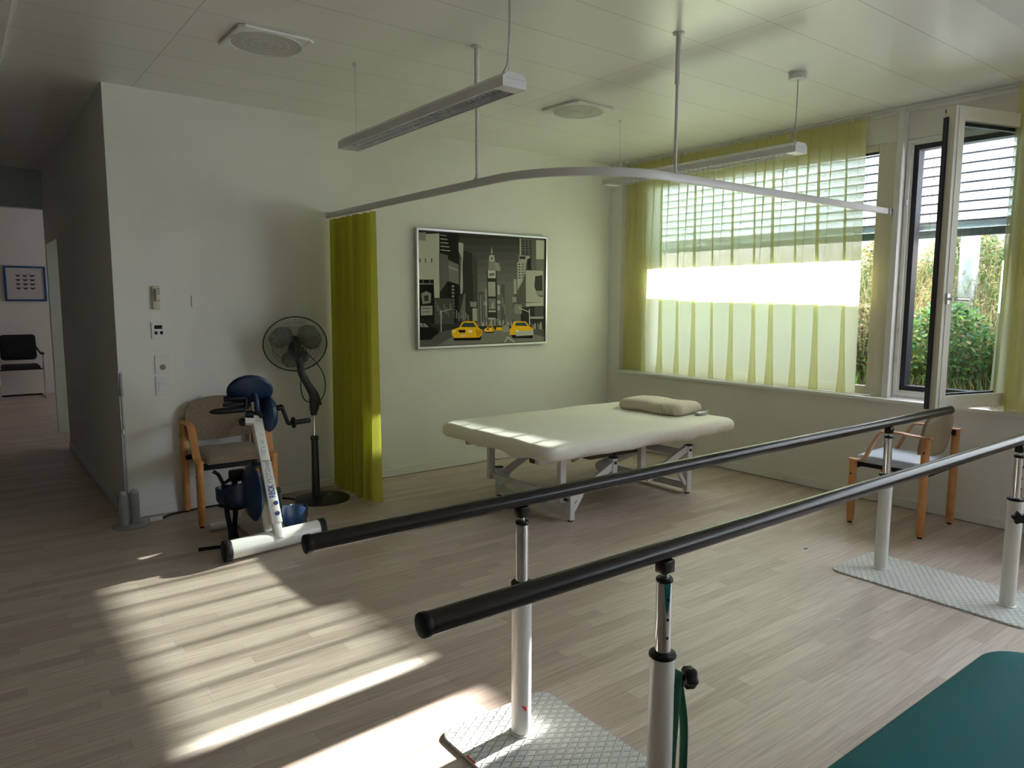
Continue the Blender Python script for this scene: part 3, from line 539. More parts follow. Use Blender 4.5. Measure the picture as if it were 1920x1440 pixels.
PRINT=[((0.055,0.053,0.047),[(0,1),(1,1),(1,1),(0,0.941)]),((0.075,0.073,0.065),[(0,0.942),(1,1),(1,0.943),(0,0.879)]),((0.095,0.092,0.082),[(0,0.88),(1,0.945),(1,0.873),(0,0.817)]),((0.115,0.112,0.099),[(0,0.818),(1,0.875),(1,0.802),(0,0.754)]),((0.135,0.131,0.116),[(0,0.756),(1,0.804),(1,0.732),(0,0.692)]),((0.155,0.15,0.133),[(0,0.694),(1,0.734),(1,0.66),(0,0.629)]),((0.175,0.17,0.15),[(0,0.631),(1,0.663),(1,0.589),(0,0.566)]),((0.195,0.189,0.168),[(0,0.568),(1,0.591),(1,0.518),(0,0.503)]),((0.2,0.194,0.172),[(0.425,0.53),(0.785,0.536),(0.792,0.154),(0.429,0.165)]),((0.03,0.029,0.026),[(0,1),(0.292,1),(0.297,0.472),(0.251,0.189),(0,0.196)]),((0.48,0.466,0.413),[(0,0.969),(0.147,0.989),(0.145,0.424),(0.107,0.424),(0.103,0.58),(0,0.582)]),((0.3,0.291,0.258),[(0,0.987),(0.051,0.991),(0.051,0.918),(0,0.921)]),((0.05,0.049,0.043),[(0.003,0.765),(0.01,0.766),(0.01,0.728),(0.003,0.728)]),((0.05,0.049,0.043),[(0.043,0.767),(0.049,0.768),(0.049,0.73),(0.043,0.73)]),((0.05,0.049,0.043),[(0.087,0.769),(0.094,0.77),(0.094,0.732),(0.087,0.732)]),((0.6,0.582,0.516),[(0.154,0.978),(0.2,0.975),(0.2,0.97),(0.154,0.973)]),((0.6,0.582,0.516),[(0.154,0.946),(0.206,0.943),(0.206,0.938),(0.154,0.94)]),((0.6,0.582,0.516),[(0.154,0.913),(0.212,0.911),(0.212,0.905),(0.154,0.908)]),((0.6,0.582,0.516),[(0.155,0.881),(0.219,0.878),(0.219,0.873),(0.155,0.875)]),((0.6,0.582,0.516),[(0.155,0.848),(0.225,0.846),(0.225,0.84),(0.155,0.843)]),((0.16,0.155,0.138),[(0.143,0.818),(0.208,0.803),(0.21,0.582),(0.179,0.526),(0.145,0.47)]),((0.22,0.213,0.189),[(0.21,0.762),(0.288,0.724),(0.29,0.547),(0.211,0.573)]),((0.34,0.33,0.292),[(0.212,0.711),(0.287,0.677),(0.287,0.662),(0.212,0.693)]),((0.02,0.019,0.017),[(0.202,0.568),(0.292,0.528),(0.283,0.207),(0.219,0.19),(0.203,0.34)]),((0.33,0.32,0.284),[(0.235,0.536),(0.253,0.537),(0.254,0.52),(0.236,0.52)]),((0.33,0.32,0.284),[(0.236,0.507),(0.254,0.507),(0.254,0.49),(0.236,0.49)]),((0.33,0.32,0.284),[(0.236,0.477),(0.254,0.477),(0.254,0.46),(0.236,0.46)]),((0.33,0.32,0.284),[(0.236,0.447),(0.254,0.447),(0.254,0.43),(0.236,0.43)]),((0.33,0.32,0.284),[(0.236,0.417),(0.254,0.417),(0.254,0.4),(0.236,0.4)]),((0.33,0.32,0.284),[(0.236,0.387),(0.254,0.387),(0.255,0.37),(0.236,0.37)]),((0.33,0.32,0.284),[(0.237,0.357),(0.255,0.357),(0.255,0.34),(0.237,0.34)]),((0.33,0.32,0.284),[(0.237,0.327),(0.255,0.327),(0.255,0.31),(0.237,0.31)]),((0.33,0.32,0.284),[(0.237,0.297),(0.255,0.297),(0.255,0.28),(0.237,0.28)]),((0.33,0.32,0.284),[(0.237,0.267),(0.255,0.266),(0.255,0.249),(0.237,0.25)]),((0.44,0.427,0.378),[(0.288,0.922),(0.325,0.915),(0.324,0.529),(0.313,0.462),(0.301,0.462),(0.31,0.79),(0.289,0.844)]),((0.05,0.049,0.043),[(0.325,0.855),(0.389,0.831),(0.431,0.777),(0.435,0.339),(0.395,0.281),(0.322,0.244),(0.318,0.716)]),((0.09,0.087,0.077),[(0.389,0.831),(0.431,0.777),(0.435,0.339),(0.403,0.32)]),((0.18,0.175,0.155),[(0.329,0.463),(0.338,0.463),(0.34,0.215),(0.315,0.216),(0.298,0.302)]),((0.26,0.252,0.224),[(0.266,0.312),(0.276,0.311),(0.276,0.236),(0.267,0.236)]),((0.26,0.252,0.224),[(0.284,0.292),(0.293,0.292),(0.294,0.216),(0.284,0.216)]),((0.26,0.252,0.224),[(0.301,0.273),(0.311,0.273),(0.311,0.235),(0.302,0.235)]),((0.26,0.252,0.224),[(0.319,0.311),(0.328,0.311),(0.329,0.215),(0.319,0.216)]),((0.26,0.252,0.224),[(0.336,0.292),(0.346,0.292),(0.347,0.234),(0.337,0.234)]),((0.26,0.252,0.224),[(0.354,0.272),(0.364,0.272),(0.365,0.215),(0.355,0.215)]),((0.3,0.291,0.258),[(0.374,0.392),(0.427,0.387),(0.423,0.339),(0.378,0.344)]),((0.42,0.407,0.361),[(0.393,0.329),(0.427,0.329),(0.429,0.213),(0.394,0.214)]),((0.12,0.116,0.103),[(0.442,0.483),(0.492,0.483),(0.495,0.202),(0.445,0.203)]),((0.26,0.252,0.224),[(0.452,0.454),(0.464,0.454),(0.467,0.203),(0.455,0.203)]),((0.2,0.194,0.172),[(0.474,0.473),(0.484,0.474),(0.487,0.202),(0.477,0.202)]),((0.02,0.019,0.017),[(0,0.582),(0.104,0.584),(0.105,0.248),(0,0.251)]),((0.4,0.388,0.344),[(0,0.548),(0.097,0.55),(0.097,0.543),(0,0.541)]),((0.4,0.388,0.344),[(0.01,0.351),(0.092,0.355),(0.092,0.272),(0.01,0.269)]),((0.18,0.175,0.155),[(0.019,0.337),(0.081,0.337),(0.081,0.327),(0.019,0.328)]),((0.18,0.175,0.155),[(0.019,0.305),(0.073,0.304),(0.073,0.297),(0.019,0.298)]),((0.3,0.291,0.258),[(0.026,0.578),(0.03,0.578),(0.03,0.553),(0.027,0.552)]),((0.3,0.291,0.258),[(0.074,0.579),(0.078,0.579),(0.078,0.554),(0.074,0.553)]),((0.3,0.291,0.258),[(0.013,0.46),(0.05,0.483),(0.084,0.461),(0.08,0.378),(0.022,0.369)]),((0.06,0.058,0.052),[(0.032,0.442),(0.065,0.447),(0.064,0.396),(0.036,0.394)]),((0.1,0.097,0.086),[(0.107,0.419),(0.25,0.42),(0.251,0.189),(0.107,0.193)]),((0.16,0.155,0.138),[(0.112,0.396),(0.121,0.396),(0.121,0.341),(0.112,0.341)]),((0.21,0.204,0.181),[(0.127,0.362),(0.137,0.362),(0.137,0.306),(0.128,0.307)]),((0.26,0.252,0.224),[(0.143,0.328),(0.152,0.328),(0.152,0.272),(0.143,0.272)]),((0.16,0.155,0.138),[(0.158,0.293),(0.168,0.293),(0.168,0.237),(0.159,0.237)]),((0.21,0.204,0.181),[(0.173,0.37),(0.183,0.37),(0.183,0.314),(0.174,0.314)]),((0.26,0.252,0.224),[(0.189,0.336),(0.198,0.336),(0.199,0.279),(0.189,0.28)]),((0.16,0.155,0.138),[(0.205,0.301),(0.214,0.301),(0.214,0.244),(0.205,0.245)]),((0.21,0.204,0.181),[(0.22,0.379),(0.229,0.379),(0.23,0.322),(0.22,0.322)]),((0.5,0.485,0.43),[(0.151,0.313),(0.158,0.313),(0.158,0.116),(0.152,0.116)]),((0.5,0.485,0.43),[(0.161,0.305),(0.238,0.329),(0.238,0.324),(0.161,0.299)]),((0.42,0.407,0.361),[(0.539,0.839),(0.546,0.906),(0.556,0.84)]),((0.3,0.291,0.258),[(0.525,0.819),(0.567,0.822),(0.576,0.755),(0.582,0.688),(0.518,0.686),(0.522,0.753)]),((0.5,0.485,0.43),[(0.525,0.791),(0.533,0.818),(0.547,0.828),(0.563,0.82),(0.57,0.793),(0.563,0.769),(0.548,0.76),(0.533,0.767)]),((0.22,0.213,0.189),[(0.536,0.791),(0.548,0.813),(0.561,0.793),(0.548,0.773)]),((0.36,0.349,0.31),[(0.576,0.755),(0.606,0.756),(0.607,0.679),(0.578,0.678)]),((0.3,0.291,0.258),[(0.606,0.747),(0.62,0.709),(0.62,0.678),(0.607,0.679)]),((0.05,0.049,0.043),[(0.508,0.68),(0.586,0.683),(0.593,0.229),(0.514,0.231)]),((0.55,0.533,0.473),[(0.516,0.681),(0.578,0.683),(0.579,0.61),(0.517,0.609)]),((0.2,0.194,0.172),[(0.523,0.652),(0.569,0.66),(0.57,0.637),(0.528,0.628)]),((0.42,0.407,0.361),[(0.517,0.575),(0.576,0.576),(0.578,0.44),(0.519,0.44)]),((0.24,0.233,0.206),[(0.519,0.421),(0.579,0.421),(0.58,0.318),(0.521,0.319)]),((0.5,0.485,0.43),[(0.521,0.309),(0.58,0.308),(0.581,0.293),(0.521,0.294)]),((0.4,0.388,0.344),[(0.548,0.387),(0.561,0.387),(0.566,0.328),(0.54,0.328)]),((0.06,0.058,0.052),[(0.524,0.294),(0.579,0.293),(0.58,0.244),(0.524,0.245)]),((0.5,0.485,0.43),[(0.516,0.241),(0.58,0.239),(0.571,0.225),(0.52,0.226)]),((0.2,0.194,0.172),[(0.588,0.562),(0.618,0.563),(0.623,0.229),(0.593,0.229)]),((0.45,0.436,0.387),[(0.592,0.543),(0.613,0.543),(0.614,0.455),(0.594,0.455)]),((0.5,0.485,0.43),[(0.591,0.401),(0.619,0.401),(0.619,0.372),(0.591,0.372)]),((0.4,0.388,0.344),[(0.593,0.352),(0.612,0.352),(0.613,0.308),(0.594,0.308)]),((0.13,0.126,0.112),[(0.618,0.553),(0.652,0.554),(0.658,0.198),(0.623,0.199)]),((0.35,0.339,0.301),[(0.491,0.512),(0.505,0.512),(0.508,0.241),(0.495,0.241)]),((0.4,0.388,0.344),[(0.485,0.392),(0.51,0.391),(0.51,0.358),(0.485,0.358)]),((0.18,0.175,0.155),[(0.623,0.475),(0.631,0.475),(0.633,0.377),(0.625,0.377)]),((0.28,0.272,0.241),[(0.632,0.438),(0.64,0.438),(0.641,0.341),(0.633,0.341)]),((0.18,0.175,0.155),[(0.64,0.4),(0.648,0.4),(0.65,0.305),(0.642,0.305)]),((0.28,0.272,0.241),[(0.649,0.363),(0.656,0.363),(0.658,0.27),(0.65,0.27)]),((0.18,0.175,0.155),[(0.657,0.325),(0.665,0.325),(0.666,0.234),(0.659,0.234)]),((0.16,0.155,0.138),[(0.784,0.995),(1,1),(1,0.334),(0.717,0.337),(0.763,0.753)]),((0.05,0.049,0.043),[(0.799,0.975),(0.819,0.976),(0.819,0.963),(0.799,0.961)]),((0.05,0.049,0.043),[(0.829,0.977),(0.849,0.979),(0.849,0.965),(0.83,0.963)]),((0.05,0.049,0.043),[(0.86,0.979),(0.88,0.981),(0.88,0.967),(0.86,0.966)]),((0.05,0.049,0.043),[(0.8,0.952),(0.819,0.953),(0.819,0.939),(0.8,0.938)]),((0.05,0.049,0.043),[(0.83,0.954),(0.85,0.955),(0.85,0.941),(0.83,0.94)]),((0.05,0.049,0.043),[(0.861,0.956),(0.88,0.957),(0.881,0.943),(0.861,0.942)]),((0.05,0.049,0.043),[(0.8,0.928),(0.82,0.929),(0.82,0.916),(0.8,0.914)]),((0.05,0.049,0.043),[(0.83,0.93),(0.85,0.931),(0.851,0.918),(0.831,0.916)]),((0.05,0.049,0.043),[(0.861,0.932),(0.881,0.933),(0.881,0.919),(0.861,0.918)]),((0.05,0.049,0.043),[(0.801,0.905),(0.82,0.906),(0.82,0.892),(0.801,0.891)]),((0.05,0.049,0.043),[(0.831,0.906),(0.851,0.908),(0.851,0.894),(0.831,0.893)]),((0.05,0.049,0.043),[(0.862,0.908),(0.881,0.91),(0.882,0.896),(0.862,0.895)]),((0.05,0.049,0.043),[(0.801,0.881),(0.821,0.882),(0.821,0.868),(0.801,0.867)]),((0.05,0.049,0.043),[(0.831,0.883),(0.851,0.884),(0.852,0.87),(0.832,0.869)]),((0.05,0.049,0.043),[(0.862,0.885),(0.882,0.886),(0.882,0.872),(0.862,0.871)]),((0.05,0.049,0.043),[(0.802,0.858),(0.821,0.859),(0.821,0.845),(0.802,0.844)]),((0.05,0.049,0.043),[(0.832,0.859),(0.852,0.86),(0.852,0.846),(0.832,0.845)]),((0.05,0.049,0.043),[(0.863,0.861),(0.883,0.862),(0.883,0.848),(0.863,0.847)]),((0.05,0.049,0.043),[(0.802,0.834),(0.822,0.835),(0.822,0.821),(0.802,0.82)]),((0.05,0.049,0.043),[(0.832,0.836),(0.852,0.837),(0.853,0.823),(0.833,0.822)]),((0.05,0.049,0.043),[(0.863,0.837),(0.883,0.838),(0.883,0.824),(0.863,0.823)]),((0.05,0.049,0.043),[(0.802,0.81),(0.822,0.811),(0.822,0.797),(0.803,0.797)]),((0.05,0.049,0.043),[(0.833,0.812),(0.853,0.813),(0.853,0.799),(0.833,0.798)]),((0.05,0.049,0.043),[(0.864,0.813),(0.884,0.814),(0.884,0.8),(0.864,0.799)]),((0.05,0.049,0.043),[(0.803,0.787),(0.823,0.788),(0.823,0.774),(0.803,0.773)]),((0.05,0.049,0.043),[(0.833,0.788),(0.853,0.789),(0.854,0.775),(0.834,0.774)]),((0.05,0.049,0.043),[(0.864,0.79),(0.884,0.79),(0.885,0.777),(0.865,0.776)]),((0.55,0.533,0.473),[(0.778,0.994),(0.785,0.995),(0.789,0.833),(0.782,0.833)]),((0.5,0.485,0.43),[(0.92,0.989),(0.994,0.99),(0.991,0.809),(0.922,0.805)]),((0.22,0.213,0.189),[(0.922,0.805),(0.991,0.809),(0.994,0.703),(0.925,0.7)]),((0.42,0.407,0.361),[(0.77,0.832),(0.869,0.832),(0.861,0.768),(0.771,0.768)]),((0.08,0.078,0.069),[(0.775,0.825),(0.829,0.827),(0.83,0.8),(0.776,0.797)]),((0.45,0.436,0.387),[(0.758,0.768),(0.832,0.766),(0.827,0.677),(0.789,0.531),(0.761,0.496)]),((0.06,0.058,0.052),[(0.768,0.754),(0.782,0.754),(0.782,0.742),(0.768,0.742)]),((0.06,0.058,0.052),[(0.769,0.728),(0.783,0.729),(0.783,0.717),(0.769,0.716)]),((0.06,0.058,0.052),[(0.769,0.702),(0.783,0.703),(0.783,0.691),(0.769,0.691)]),((0.06,0.058,0.052),[(0.77,0.677),(0.784,0.677),(0.784,0.665),(0.77,0.665)]),((0.06,0.058,0.052),[(0.77,0.651),(0.784,0.651),(0.785,0.64),(0.77,0.639)]),((0.06,0.058,0.052),[(0.771,0.625),(0.785,0.626),(0.785,0.614),(0.771,0.613)]),((0.1,0.097,0.086),[(0.794,0.755),(0.816,0.756),(0.816,0.746),(0.794,0.745)]),((0.1,0.097,0.086),[(0.794,0.729),(0.817,0.73),(0.817,0.72),(0.795,0.719)]),((0.1,0.097,0.086),[(0.795,0.703),(0.817,0.704),(0.817,0.694),(0.795,0.693)]),((0.1,0.097,0.086),[(0.795,0.678),(0.818,0.678),(0.818,0.668),(0.796,0.668)]),((0.1,0.097,0.086),[(0.796,0.652),(0.818,0.653),(0.819,0.643),(0.796,0.642)]),((0.1,0.097,0.086),[(0.796,0.626),(0.819,0.627),(0.819,0.617),(0.797,0.616)]),((0.03,0.029,0.026),[(0.842,0.796),(0.869,0.818),(0.881,0.698),(0.844,0.697)]),((0.46,0.446,0.396),[(0.831,0.692),(0.987,0.697),(0.99,0.386),(0.835,0.386)]),((0.07,0.068,0.06),[(0.914,0.639),(0.979,0.651),(0.984,0.437),(0.942,0.447),(0.907,0.538)]),((0.32,0.31,0.275),[(0.922,0.498),(0.983,0.499),(0.979,0.448),(0.925,0.457)]),((0.14,0.136,0.12),[(0.759,0.496),(0.828,0.637),(0.833,0.386),(0.735,0.336),(0.724,0.436)]),((0.42,0.407,0.361),[(0.728,0.604),(0.751,0.605),(0.754,0.466),(0.731,0.466)]),((0.35,0.339,0.301),[(0.716,0.436),(0.751,0.436),(0.752,0.386),(0.717,0.386)]),((0.5,0.485,0.43),[(0.833,0.376),(0.99,0.386),(0.991,0.35),(0.834,0.346)]),((0.05,0.049,0.043),[(0.866,0.346),(0.991,0.345),(0.997,0.107),(0.871,0.111)]),((0.12,0.116,0.103),[(0.912,0.34),(0.987,0.34),(0.989,0.247),(0.914,0.248)]),((0.42,0.407,0.361),[(0.873,0.246),(0.992,0.244),(0.993,0.223),(0.873,0.225)]),((0.3,0.291,0.258),[(0.735,0.366),(0.797,0.366),(0.799,0.275),(0.736,0.276)]),((0.55,0.533,0.473),[(0.771,0.338),(0.862,0.295),(0.862,0.287),(0.771,0.33)]),((0.5,0.485,0.43),[(0.86,0.32),(0.868,0.32),(0.872,0.162),(0.863,0.162)]),((0.1,0.097,0.086),[(0.872,0.193),(0.881,0.193),(0.883,0.1),(0.874,0.101)]),((0.22,0.213,0.189),[(0.885,0.179),(0.894,0.179),(0.896,0.1),(0.887,0.1)]),((0.34,0.33,0.292),[(0.898,0.165),(0.908,0.165),(0.909,0.099),(0.9,0.1)]),((0.46,0.446,0.396),[(0.911,0.183),(0.92,0.182),(0.922,0.099),(0.913,0.099)]),((0.1,0.097,0.086),[(0.924,0.169),(0.934,0.169),(0.935,0.098),(0.926,0.099)]),((0.22,0.213,0.189),[(0.937,0.186),(0.946,0.186),(0.948,0.098),(0.939,0.098)]),((0.34,0.33,0.292),[(0.95,0.172),(0.96,0.172),(0.962,0.097),(0.952,0.098)]),((0.46,0.446,0.396),[(0.963,0.19),(0.973,0.189),(0.975,0.097),(0.965,0.097)]),((0.1,0.097,0.086),[(0.977,0.176),(0.986,0.176),(0.988,0.097),(0.979,0.097)]),((0.12,0.116,0.103),[(0.445,0.242),(0.454,0.242),(0.455,0.183),(0.445,0.184)]),((0.32,0.31,0.275),[(0.458,0.219),(0.468,0.219),(0.468,0.172),(0.459,0.173)]),((0.52,0.504,0.447),[(0.472,0.197),(0.481,0.196),(0.482,0.161),(0.472,0.161)]),((0.22,0.213,0.189),[(0.485,0.223),(0.494,0.222),(0.495,0.179),(0.486,0.18)]),((0.42,0.407,0.361),[(0.499,0.2),(0.508,0.2),(0.508,0.168),(0.499,0.169)]),((0.12,0.116,0.103),[(0.512,0.226),(0.521,0.226),(0.522,0.157),(0.513,0.157)]),((0.32,0.31,0.275),[(0.526,0.203),(0.535,0.203),(0.535,0.175),(0.526,0.176)]),((0.52,0.504,0.447),[(0.539,0.229),(0.548,0.229),(0.549,0.164),(0.54,0.164)]),((0.22,0.213,0.189),[(0.553,0.206),(0.562,0.206),(0.563,0.153),(0.554,0.153)]),((0.42,0.407,0.361),[(0.566,0.233),(0.576,0.232),(0.576,0.171),(0.567,0.172)]),((0.12,0.116,0.103),[(0.58,0.21),(0.59,0.209),(0.59,0.16),(0.581,0.16)]),((0.32,0.31,0.275),[(0.593,0.236),(0.603,0.236),(0.604,0.178),(0.594,0.179)]),((0.52,0.504,0.447),[(0.608,0.213),(0.617,0.213),(0.618,0.167),(0.608,0.167)]),((0.22,0.213,0.189),[(0.622,0.19),(0.631,0.19),(0.632,0.156),(0.622,0.156)]),((0.42,0.407,0.361),[(0.635,0.216),(0.645,0.216),(0.646,0.174),(0.636,0.175)]),((0.12,0.116,0.103),[(0.65,0.193),(0.659,0.193),(0.66,0.163),(0.65,0.163)]),((0.32,0.31,0.275),[(0.663,0.22),(0.673,0.22),(0.674,0.152),(0.664,0.152)]),((0.52,0.504,0.447),[(0.678,0.196),(0.687,0.196),(0.688,0.17),(0.678,0.17)]),((0.22,0.213,0.189),[(0.691,0.223),(0.701,0.223),(0.702,0.159),(0.692,0.159)]),((0.42,0.407,0.361),[(0.706,0.2),(0.715,0.2),(0.716,0.147),(0.707,0.148)]),((0.12,0.116,0.103),[(0.719,0.227),(0.729,0.226),(0.73,0.166),(0.721,0.166)]),((0.32,0.31,0.275),[(0.734,0.203),(0.744,0.203),(0.745,0.155),(0.735,0.155)]),((0.13,0.126,0.112),[(0,0.085),(0.235,0.142),(1,0.117),(1,0),(0,0)]),((0.24,0.233,0.206),[(0.127,0),(0.252,0.084),(0.496,0.133),(0.703,0.127),(1,0.044),(1,0),(0,0)]),((0.55,0.533,0.473),[(0.648,0.006),(0.674,0.057),(0.68,0.057),(0.746,0.002),(0.732,0.002),(0.677,0.045),(0.657,0.002)]),((0.02,0.019,0.017),[(0,0.214),(0.043,0.208),(0.081,0.17),(0.127,0.155),(0.134,0.108),(0.089,0.072),(0.085,0.054),(0,0.053)]),((0.3,0.291,0.258),[(0,0.205),(0.039,0.199),(0.066,0.166),(0.006,0.168)]),((0.03,0.029,0.026),[(0.018,0.206),(0.022,0.206),(0.028,0.167),(0.024,0.167)]),((0.02,0.02,0.02),[(0.243,0.062),(0.463,0.067),(0.456,0.032),(0.251,0.038)]),((0.85,0.5,0.02),[(0.232,0.136),(0.259,0.147),(0.289,0.157),(0.314,0.208),(0.347,0.214),(0.413,0.209),(0.443,0.147),(0.467,0.128),(0.467,0.084),(0.444,0.059),(0.25,0.062),(0.232,0.094)]),((0.05,0.09,0.1),[(0.301,0.16),(0.323,0.199),(0.399,0.197),(0.423,0.156)]),((0.62,0.33,0.01),[(0.419,0.139),(0.462,0.123),(0.46,0.081),(0.424,0.06)]),((0.02,0.02,0.02),[(0.282,0.135),(0.338,0.134),(0.334,0.107),(0.289,0.109)]),((0.7,0.66,0.5),[(0.301,0.087),(0.336,0.088),(0.336,0.072),(0.301,0.072)]),((0.9,0.85,0.6),[(0.238,0.131),(0.261,0.132),(0.259,0.11),(0.239,0.11)]),((0.9,0.85,0.6),[(0.359,0.129),(0.39,0.129),(0.388,0.105),(0.362,0.106)]),((0.02,0.02,0.02),[(0.7,0.086),(0.904,0.079),(0.891,0.033),(0.723,0.04)]),((0.85,0.5,0.02),[(0.695,0.127),(0.712,0.146),(0.729,0.196),(0.756,0.202),(0.832,0.198),(0.87,0.147),(0.898,0.131),(0.897,0.069),(0.696,0.072)]),((0.05,0.1,0.12),[(0.738,0.161),(0.751,0.191),(0.828,0.189),(0.852,0.154)]),((0.5,0.5,0.45),[(0.739,0.105),(0.899,0.115),(0.903,0.063),(0.749,0.059)]),((0.8,0.75,0.5),[(0.748,0.117),(0.771,0.118),(0.771,0.104),(0.75,0.103)]),((0.02,0.02,0.02),[(0.492,0.109),(0.565,0.112),(0.562,0.098),(0.494,0.099)]),((0.85,0.5,0.02),[(0.488,0.139),(0.497,0.144),(0.507,0.148),(0.515,0.169),(0.526,0.171),(0.548,0.169),(0.558,0.144),(0.566,0.137),(0.566,0.119),(0.558,0.108),(0.494,0.109),(0.488,0.121)]),((0.05,0.09,0.1),[(0.511,0.149),(0.518,0.165),(0.543,0.164),(0.551,0.148)]),((0.62,0.33,0.01),[(0.55,0.141),(0.564,0.135),(0.564,0.117),(0.552,0.109)]),((0.02,0.02,0.02),[(0.505,0.139),(0.523,0.139),(0.522,0.127),(0.507,0.128)]),((0.7,0.66,0.5),[(0.511,0.119),(0.523,0.12),(0.523,0.113),(0.511,0.113)]),((0.9,0.85,0.6),[(0.49,0.137),(0.498,0.137),(0.497,0.128),(0.49,0.128)]),((0.9,0.85,0.6),[(0.53,0.136),(0.541,0.137),(0.54,0.127),(0.531,0.127)]),((0.85,0.5,0.02),[(0.581,0.15),(0.633,0.149),(0.632,0.119),(0.583,0.121)]),((0.35,0.34,0.3),[(0.633,0.149),(0.646,0.166),(0.685,0.163),(0.693,0.137),(0.691,0.102),(0.635,0.104)])]
shrub(1.0, -2.78, .38, .62, 3600, GREENS, 'dense dark green leafy shrub outside behind the open sash, low on the bank', leaf=.055, dry_top=.2)
shrub(1.05, -2.10, .34, .62, 2600, GREENS+DRY[:2], 'small green and straw shrub outside seen between sheer curtain and open window', leaf=.045, dry_top=1.0)
for k, (y, h) in enumerate(((-1.42, .60), (-.72, .62), (-.02, .66), (.66, .70))):
    shrub(1.08, y, .34, h, 2000, GREENS, 'green shrub outside behind the sheer curtain, %s from the jamb' % ('first', 'second', 'third', 'last')[k], leaf=.06)
shrub(2.40, -2.35, .36, .50, 2400, GREENS+DRY[:1], 'bushy mid green shrub outside in front of the galvanised post', leaf=.05, dry_top=.5)
shrub(2.40, -1.6, .36, .50, 2400, GREENS[1:]+DRY, 'yellowing shrub outside high on the bank beside the window jamb', leaf=.045, dry_top=.8)
shrub(2.62, -3.08, .26, 1.08, 420, GREENS[1:]+DRY[:2], 'sparse tall shrub outside against the garden wall', leaf=.07)
shrub(1.15, -3.48, .34, .70, 3200, GREENS, 'green shrub outside at the right edge behind the sash hinge', leaf=.055)
f = Fol()
for _ in range(15000):
    x = random.uniform(.66, 2.75); y = random.uniform(-3.75, 1.2); p = Vector((x, y, bank_h(x, y)-.02)); a = random.uniform(0, 2*pi)
    h = random.uniform(.10, .34)*(1.2 if x > 1.4 else .8); bd = Vector((cos(a), sin(a), 0))*h*random.uniform(.2, .8)
    f.blade(p, h, bd, random.uniform(.004, .011), rc(DRY if random.random() < .62 else GREENS[1:]))
for _ in range(320):
    x = random.uniform(1.0, 2.6); y = random.uniform(-3.3, -.9); z = bank_h(x, y); h = random.uniform(.35, .62); a = random.uniform(0, 2*pi)
    bd = Vector((cos(a), sin(a), 0))*h*.35; c = rc(DRY); f.blade(Vector((x, y, z)), h, bd, .006, c)
    for k in range(16):
        t_ = random.uniform(.3, 1); p = Vector((x, y, z+h*t_))+bd*t_*t_; q = random.uniform(0, 2*pi)
        f.leaf(p, Vector((cos(q), sin(q), random.uniform(-.3, .7))), Vector((0, 0, 1)), random.uniform(.03, .07), .014, rc(DRY+GREENS[3:4]))
tag(f.build('bank_grass'), 'green and straw coloured grass and weeds covering the bank outside the windows', 'grass', kind='stuff')
b = B(); cyl(b, (1.85, -2.596, bank_h(1.85, -2.596)-.1), (1.85, -2.596, 3.4), .075, seg=24)
tag(obj('metal_post', b, M['galvanised'], None, True), 'round galvanised metal post standing on the bank outside the open window', 'post')

# ================================================================ CURTAINS
def curtain(name, path, N, amp, over, z0, z1, m, parent, rows=22, seed=1, flare=0.0, sp_=16, merge=0.0, irregular=1.0):
    """pleated cloth hung along a straight or bent path; over > 0.16 makes the folds overlap"""
    rnd = random.Random(seed); P = [Vector((p[0], p[1], 0)) for p in path]
    seg = [(P[i+1]-P[i]).length for i in range(len(P)-1)]; Ltot = sum(seg)
    def at(s):
        s = s*Ltot
        for i, l in enumerate(seg):
            if s <= l or i == len(seg)-1:
                t = (P[i+1]-P[i])/l; return P[i]+t*s, t
            s -= l
    ph = [(rnd.uniform(.25, .9), rnd.uniform(0, 6.28), k) for k in (1.3, 2.7, 4.1, 6.3)]
    ph2 = [(rnd.uniform(.2, .6), rnd.uniform(0, 6.28), k) for k in (2.2, 5.3, 9.1)]
    n = N*sp_; b = B(); G = []
    for r in range(rows+1):
        tz = r/rows; z = z0+(z1-z0)*tz; row = []
        for i in range(n+1):
            u = i/n; dn = 1-tz
            phi = 2*pi*N*u+irregular*sum(a*sin(k*2*pi*u+f) for a, f, k in ph)+irregular*.55*dn*sum(a*sin(k*2*pi*u+f+dn*1.3) for a, f, k in ph2)
            uu = min(1, max(0, u)); c, t = at(uu); nn = Vector((-t.y, t.x, 0))
            edge = min(1, u*N*1.2, (1-u)*N*1.2)
            A = amp*(.55+.45*dn+.12*sin(7*u*2*pi+2*dn)); Bk = over*Ltot/N*(.88+.12*dn)
            k1 = 1-merge*.72*dn**1.5; k2 = merge*dn**1.5
            p = c+t*((k1*Bk*sin(phi)+k2*Bk*2.5*sin(phi/2+.6))*edge+flare*dn*(u-.5)*2)+nn*((k1*A*cos(phi)+k2*A*1.3*cos(phi/2+.6))*(.4+.6*edge))
            row.append(b.verts.new((p.x, p.y, z)))
        G.append(row)
    for r in range(rows):
        for i in range(n): b.faces.new((G[r][i], G[r][i+1], G[r+1][i+1], G[r+1][i]))
    return obj(name, b, m, parent, True, ang=80)
t = thing('sheer_curtain', (0.02, -1.36, .775), 'long pleated translucent yellow sheer curtain across the wide window left of the jamb', 'curtain', 'sheer window curtains')
curtain('fabric', [(0.035, -.20), (0.035, -2.545)], 24, .015, .33, .772, 2.765, M['sheer_yellow'], t, seed=4, flare=.02, merge=1.0, irregular=.8)
for k in range(25):
    y = -.22-k*(2.31/24); b = B(); box(b, .025, .045, y-.004, y+.004, 2.762, 2.785); obj('curtain_hook', b, M['switch_white'], t, False)
t = thing('sheer_curtain', (0.0, -3.8, .775), 'gathered yellow sheer curtain at the right edge in front of the sash hinge', 'curtain', 'sheer window curtains')
